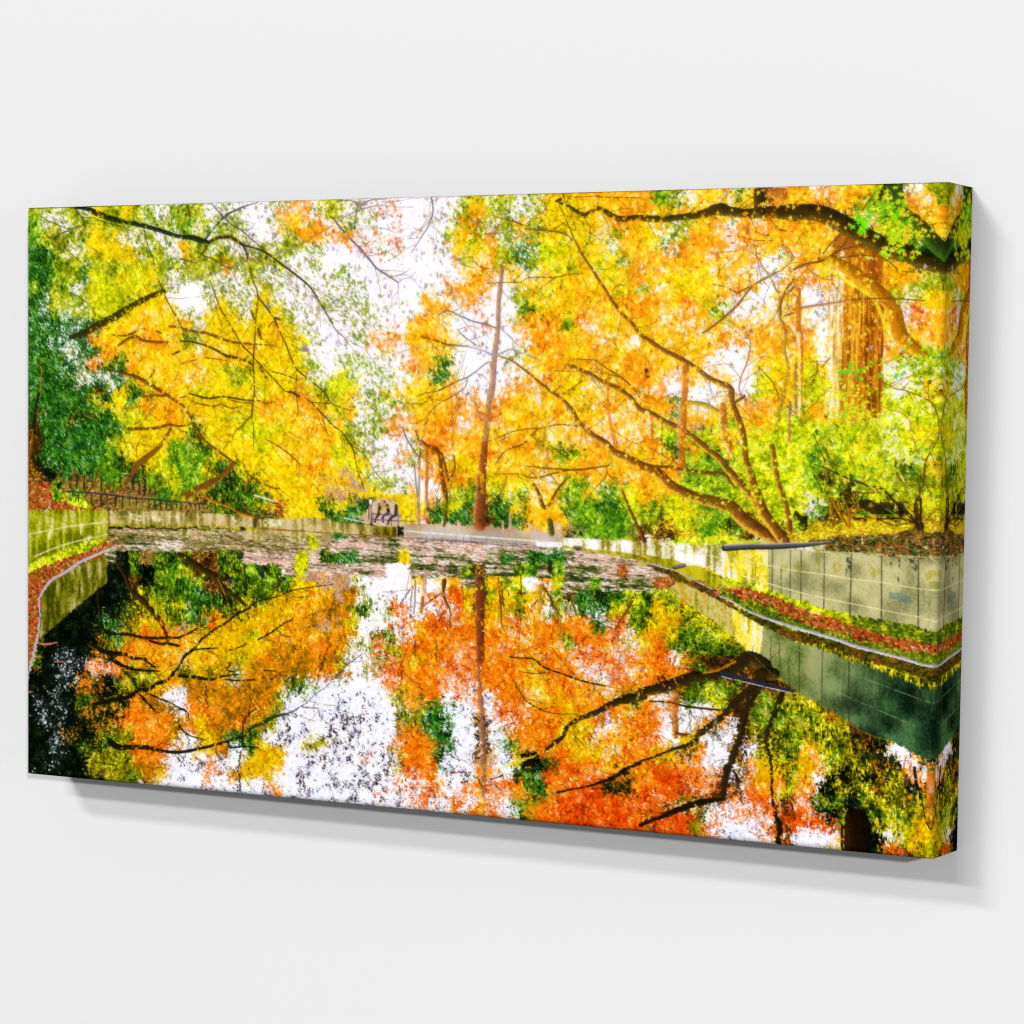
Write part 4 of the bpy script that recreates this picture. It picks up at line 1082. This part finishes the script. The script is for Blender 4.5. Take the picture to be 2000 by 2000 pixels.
# twigs growing off the larger branches
tw = []
for ln in lst:
    k, P = parse(ln)
    if k in ('bk', 'br', 'tb', 'sl', 'pb', 'nk', 'mk') and P[:, 2].max() > 1.2:
        for i in range(len(P)-1):
            for _ in range(rng.integers(1, 3)):
                f = rng.random(); a = P[i]*(1-f)+P[i+1]*f
                dr = math.atan2(P[i+1][1]-P[i][1], P[i+1][0]-P[i][0])+rng.choice([-1, 1])*rng.uniform(.4, 1.1)
                L = rng.uniform(12, 34); b = a[:2]+L*np.array([math.cos(dr), math.sin(dr)]); c = b+L*.7*np.array([math.cos(dr+rng.normal(0, .5)), math.sin(dr+rng.normal(0, .5))])
                tw.append(('twd' if k in ('nk', 'mk') else 'tw', np.array([[a[0], a[1], 1.1], [b[0], b[1], .8], [c[0], c[1], .45]])))
for k, P in tw:
    if P[0, 1] < 480 or P[0, 1] > 640: stroke(k, P)
# leaves in front of the branches
M0 = M.copy()


dabs(20000, only='leaf', skip='XHkphJBdbt1')
for k, P in late: stroke(k, P)
# single star-shaped green maple leaves hanging over the big limb, upper right
def maple(cx, cy, r, col, ang):
    n = 14; pts = []
    lobes = [(-2.3, .62), (-1.25, .9), (0, 1.0), (1.25, .9), (2.3, .62)]
    for a, l in lobes:
        pts.append((ang+a-.30, r*.38)); pts.append((ang+a, r*l))
    pts.append((ang+2.6, r*.36)); pts.append((ang+math.pi, r*.2))
    P = np.array([(cx*SS+math.cos(a)*l*SS, cy*SS+math.sin(a)*l*SS*.8) for a, l in pts])
    x0, y0 = np.floor(P.min(0)).astype(int)-1; x1, y1 = np.ceil(P.max(0)).astype(int)+1
    if x0 < 0 or y0 < 0 or x1 > BW or y1 > BH: return
    X, Y = np.meshgrid(np.arange(x0, x1)+.5, np.arange(y0, y1)+.5); ins = np.zeros(X.shape, bool)
    for i in range(len(P)):
        (ax, ay), (bx, by) = P[i], P[(i+1) % len(P)]
        if ay == by: continue
        ins ^= ((ay > Y) != (by > Y)) & (X < (bx-ax)*(Y-ay)/(by-ay)+ax)
    c = np.array(hexc(col), np.float32)
    sh = .85+.3*((X-x0)/(x1-x0))
    buf[y0:y1, x0:x1][ins] = (c*sh[..., None])[ins].clip(0, 1)
for ln in """1634 32 11.6 18.4 26 7.7 c8dc20 a0d818 78c818 d8d030 60b820
1654 63 13.3 19.9 26 7.6 b8d820 88d010 d8d828 58b018 e8c028
1649 89 18.3 10.7 26 7.6 a8dc18 d8e028 80cc10 e0b828
1588 60 6.7 6.9 12 8.5 68d810 88e018 50c020
1600 39 5.0 6.2 4 6.2 58b020 70c828
1637 100 20.0 4.6 14 6.9 b8e020 90d818 d8e838
1685 67 9.9 7.6 6 6.9 d8d820 b8cc20
1600 277 25.2 5.3 14 6.8 78c818 a0d820 48b828
1579 270 11.8 4.5 8 6.1 60c020 88c818
1665 258 19.9 10.5 22 6.0 90d020 b8d828 50b030 e0e030
1559 304 25.5 10.6 26 6.0 e8e020 f4e838 d0d820
1527 381 34.2 22.6 26 6.0 58b020 88c020 389028 b8d020
1570 411 50.9 22.4 26 5.2 309830 70b020 a8c820
1628 417 50.3 14.8 26 5.2 88c020 d0d820 308030
1504 60 77.0 46.7 40 4.7 ffd020 ff9010 e86010 ffe050
1394 104 78.9 47.1 50 4.7 ffc010 ff9010 e85808 ffe040
1583 343 28.7 9.0 110 4.5 d8d820 e8e428 b0c81c 90b81c f4e834
1583 319 25.4 15.1 40 4.5 d8d820 e8e428 b0c81c 70b020""".split('\n'):
    v = ln.split()
    if len(v) < 5: continue
    cx, cy, sx, sy, n, r = [float(z) for z in v[:6]]; cols = v[6:]
    for _ in range(int(n)):
        maple(cx+rng.normal(0, sx), cy+rng.normal(0, sy), r*rng.uniform(.7, 1.25), cols[rng.integers(len(cols))], rng.uniform(.2, 2.4))

# gentle ripples: the mirrored picture is broken sideways in thin uneven rows
top = int(603*SS); e = int(BW*0.872)
rip = aniso(150, 3.2, 81)[top:]*.6+aniso(46, 5, 82)[top:]*.4-.5
amp = np.clip((np.arange(BH)[top:]/SS-603)/160, .15, 1)[:, None]
xi = np.clip(np.arange(BW)[None]+np.rint(rip*17*amp), 0, BW-1).astype(int)
edge = np.clip((e-np.arange(BW))/120, 0, 1)[None]
xi = np.where(edge > 0, np.rint(np.arange(BW)[None]*(1-edge)+xi*edge).astype(int), np.arange(BW)[None])
for k in range(3): buf[top:, :, k] = np.take_along_axis(buf[top:, :, k], xi, 1)

def blur(a, r):
    for _ in range(2):
        for ax in (0, 1):
            c = np.cumsum(np.concatenate([np.repeat(a.take([0], ax), r+1, ax), a, np.repeat(a.take([-1], ax), r, ax)], ax), axis=ax, dtype=np.float64)
            n = a.shape[ax]; a = ((c.take(range(2*r+1, 2*r+1+n), ax)-c.take(range(0, n), ax))/(2*r+1)).astype(np.float32)
    return a
sf = blur(buf, 6)
m_ = (.30-.12*np.clip((np.arange(BH)/SS-560)/60, 0, 1))[:, None, None]
buf = buf*(1-m_)+sf*m_
gl = blur(buf[::8, ::8].copy(), 7)
gl = np.repeat(np.repeat(gl, 8, 0), 8, 1)[:BH, :BW]
gw = (.20*(1-np.clip((np.arange(BH)/SS-500)/120, 0, 1)))[:, None, None]
buf = 1-(1-buf)*(1-gw*gl**2)
# saturation back up after the softening
g_ = buf.mean(2, keepdims=True); buf = np.clip(g_+(buf-g_)*1.06, 0, 1).astype(np.float32)

def sample(u, v):            # u, v in millimetres, mirrored past the edges
    u = np.where(u > UW, 2*UW-u, np.abs(u)); v = np.where(v > UH, 2*UH-v, np.abs(v))
    x = np.clip(u*SS-.5, 0, BW-1.001); y = np.clip(v*SS-.5, 0, BH-1.001)
    return x, y
B2 = (buf+np.roll(buf, 1, 0)+np.roll(buf, 1, 1)+np.roll(np.roll(buf, 1, 0), 1, 1))/4

# ---------------------------------------------------------------- geometry
for o in list(bpy.data.objects): bpy.data.objects.remove(o)
C = bpy.context.scene.collection
def mat(name): 
    m = bpy.data.materials.new(name); m.use_nodes = True
    b = m.node_tree.nodes['Principled BSDF']; return m, m.node_tree, b
mp, nt, b = mat('printed_canvas_cloth')
at = nt.nodes.new('ShaderNodeAttribute'); at.attribute_name = 'ink'
nt.links.new(at.outputs['Color'], b.inputs['Base Color'])
b.inputs['Roughness'].default_value = .85; b.inputs['Specular IOR Level'].default_value = 0.0
mw, nt, b = mat('white_wall_paint')
tc = nt.nodes.new('ShaderNodeTexCoord'); nz = nt.nodes.new('ShaderNodeTexNoise'); nz.inputs['Scale'].default_value = 900; nz.inputs['Detail'].default_value = 2
bp = nt.nodes.new('ShaderNodeBump'); bp.inputs['Strength'].default_value = .02; bp.inputs['Distance'].default_value = .001
nt.links.new(tc.outputs['Object'], nz.inputs['Vector']); nt.links.new(nz.outputs['Fac'], bp.inputs['Height'])
b.inputs['Base Color'].default_value = (0.8, 0.8, 0.8, 1); b.inputs['Roughness'].default_value = .9; b.inputs['Specular IOR Level'].default_value = 0.0
md, nt, b = mat('pine_wood')
nz = nt.nodes.new('ShaderNodeTexNoise'); nz.inputs['Scale'].default_value = 14
rp = nt.nodes.new('ShaderNodeValToRGB'); rp.color_ramp.elements[0].color = (.45, .28, .13, 1); rp.color_ramp.elements[1].color = (.62, .43, .24, 1)
nt.links.new(nz.outputs['Fac'], rp.inputs[0]); nt.links.new(rp.outputs[0], b.inputs['Base Color'])

RC = .011                      # soft radius of the canvas where it turns round the stretcher
def fold(s, L):                # path coordinate -> position along the axis, depth
    s = np.asarray(s, float); neg = s < L/2
    q = np.where(neg, L-s, s)                     # work on the far side
    a = (q-(L-RC))/RC
    pos = np.where(a < 0, q, np.where(a < math.pi/2, L-RC+RC*np.sin(np.clip(a, 0, 1.5708)), L))
    dep = np.where(a < 0, 0, np.where(a < math.pi/2, RC*(1-np.cos(np.clip(a, 0, 1.5708))), RC+q-(L-RC)-RC*math.pi/2))
    return np.where(neg, L-pos, pos), dep
EXT = D_-RC+RC*(math.pi/2-1)   # path length past the edge so that the wrap reaches the wall
def build(name, S, T, parent, cut):
    X, dX = fold(S, W_); Z, dZ = fold(T, H_)
    GX, GT = np.meshgrid(np.arange(len(S)), np.arange(len(T)))
    dep = np.maximum(dX[GX], dZ[GT]); dep = np.minimum(dep, D_-.0005)
    co = np.stack([X[GX]-W_/2, -D_+dep, H_/2-Z[GT]], -1).reshape(-1, 3).astype(np.float32)
    u, v = sample(S[GX]*1000, T[GT]*1000)
    xi = u.astype(int); yi = v.astype(int); fx = (u-xi)[..., None]; fy = (v-yi)[..., None]
    col = (B2[yi, xi]*(1-fx)+B2[yi, xi+1]*fx)*(1-fy)+(B2[yi+1, xi]*(1-fx)+B2[yi+1, xi+1]*fx)*fy
    nS, nT = len(S), len(T)
    i = (np.arange(nT-1)[:, None]*nS+np.arange(nS-1)).ravel()
    F = np.stack([i, i+nS, i+nS+1, i+1], 1)
    sm = .5*(S[:-1]+S[1:]); tm = .5*(T[:-1]+T[1:])
    cx = np.maximum(np.maximum(sm-W_, -sm), -1)[None, :]; cz = np.maximum(np.maximum(tm-H_, -tm), -1)[:, None]
    inside = (cx <= 0) & (cz <= 0)
    both = (cx > 0) & (cz > 0)
    tight = both & (np.minimum(cx, cz) < RC*.8)
    keep = (inside if cut == 'face' else ((~inside & ~both) | tight)).ravel()
    F = F[keep]
    used = np.unique(F); rm = np.full(len(co), -1); rm[used] = np.arange(len(used)); F = rm[F]; co = co[used]; col = col.reshape(-1, 3)[used]
    me = bpy.data.meshes.new(name)
    me.vertices.add(len(co)); me.vertices.foreach_set('co', co.ravel())
    me.loops.add(F.size); me.loops.foreach_set('vertex_index', F.ravel().astype(np.int32))
    me.polygons.add(len(F)); me.polygons.foreach_set('loop_start', np.arange(0, F.size, 4, dtype=np.int32))
    me.update(calc_edges=True)
    at = me.color_attributes.new('ink', 'FLOAT_COLOR', 'POINT')
    lin = np.where(col < .04045, col/12.92, ((col+.055)/1.055)**2.4)*0.97
    at.data.foreach_set('color', np.concatenate([lin.clip(0, .98), np.ones((len(lin), 1))], 1).astype(np.float32).ravel())
    me.materials.append(mp); me.validate()
    o = bpy.data.objects.new(name, me); C.objects.link(o); o.parent = parent
    return o
root = bpy.data.objects.new('canvas_print', None); C.objects.link(root); root.empty_display_size = .1
root.location = (0, 0, 0)
root['label'] = 'wide frameless canvas print of a pond under yellow and orange autumn trees on white wall'
root['category'] = 'canvas print'
st = 0.00125
S = np.concatenate([np.linspace(-EXT, 0, 16)[:-1], np.linspace(0, W_, int(W_/st)+1), np.linspace(W_, W_+EXT, int(EXT/st)+1)[1:]])
T = np.concatenate([np.linspace(-EXT, 0, 16)[:-1], np.linspace(0, H_, int(H_/st)+1), np.linspace(H_, H_+EXT, 16)[1:]])
f = build('picture_face', S, T, root, 'face')
e = build('wrapped_edge', S, T, root, 'edge')
e['label'] = 'canvas side with the mirrored edge of the picture'

def box(name, x0, x1, y0, y1, z0, z1, m, parent):
    v = [(x, y, z) for x in (x0, x1) for y in (y0, y1) for z in (z0, z1)]
    fc = [(0, 1, 3, 2), (4, 6, 7, 5), (0, 4, 5, 1), (2, 3, 7, 6), (0, 2, 6, 4), (1, 5, 7, 3)]
    me = bpy.data.meshes.new(name); me.from_pydata(v, [], fc); me.materials.append(m)
    o = bpy.data.objects.new(name, me); C.objects.link(o); o.parent = parent; return o

# the wall
me = bpy.data.meshes.new('wall')
me.from_pydata([(-7, 0, -5), (7, 0, -5), (7, 0, 5), (-7, 0, 5), (-7, .12, -5), (7, .12, -5), (7, .12, 5), (-7, .12, 5)], [],
               [(0, 1, 2, 3), (4, 7, 6, 5), (0, 4, 5, 1), (3, 2, 6, 7), (0, 3, 7, 4), (1, 5, 6, 2)])
me.materials.append(mw)
w = bpy.data.objects.new('wall', me); C.objects.link(w); w['kind'] = 'structure'

# ---------------------------------------------------------------- light: even room light and three studio strips, plus an added side fill
sc = bpy.context.scene
wd = bpy.data.worlds.new('World'); sc.world = wd; wd.use_nodes = True
wd.node_tree.nodes['Background'].inputs[0].default_value = (1, 1, 1, 1)
wd.node_tree.nodes['Background'].inputs[1].default_value = 0.18
def lamp(name, slope_x, slope_z, dist, sx, sz, e):
    # slope: shadow offset per metre of depth; the lamp stands on the opposite side
    l = bpy.data.lights.new(name, 'AREA'); l.shape = 'RECTANGLE'; l.size = sx; l.size_y = sz; l.energy = e
    o = bpy.data.objects.new(name, l); C.objects.link(o)
    p = np.array([-slope_x*dist, -dist, slope_z*dist]); o.location = p
    from mathutils import Vector
    o.rotation_euler = Vector(-p).to_track_quat('-Z', 'Y').to_euler()
lamp('strip_light', -.85, .25, 40, 1.6, 1.6, 12150)
lamp('strip_light', .20, .50, 40, 22, 1.6, 7400)
lamp('strip_light', .48, .79, 40, 14, 1.6, 9200)
lamp('added_side_fill', -3, 0, 10, 3, 9, 1350)  # added grazing fill from the right, only to brighten the wrapped canvas side

# ---------------------------------------------------------------- camera
cd = bpy.data.cameras.new('camera'); co = bpy.data.objects.new('camera', cd); C.objects.link(co)
co.location = (2.35026, -3.89489, 0.15066); co.rotation_euler = (1.501740, -0.015147, 0.488120)
cd.sensor_width = 36; cd.lens = 96.5314; cd.shift_x = -0.11296; cd.shift_y = 0.09205; cd.clip_end = 100; cd.clip_start = .01
sc.camera = co
sc.view_settings.view_transform = 'Standard'; sc.view_settings.look = 'None'; sc.view_settings.exposure = 0; sc.view_settings.gamma = 1
sc.cycles.use_denoising = True
sc.cycles.filter_width = 1.2; sc.cycles.diffuse_bounces = 0
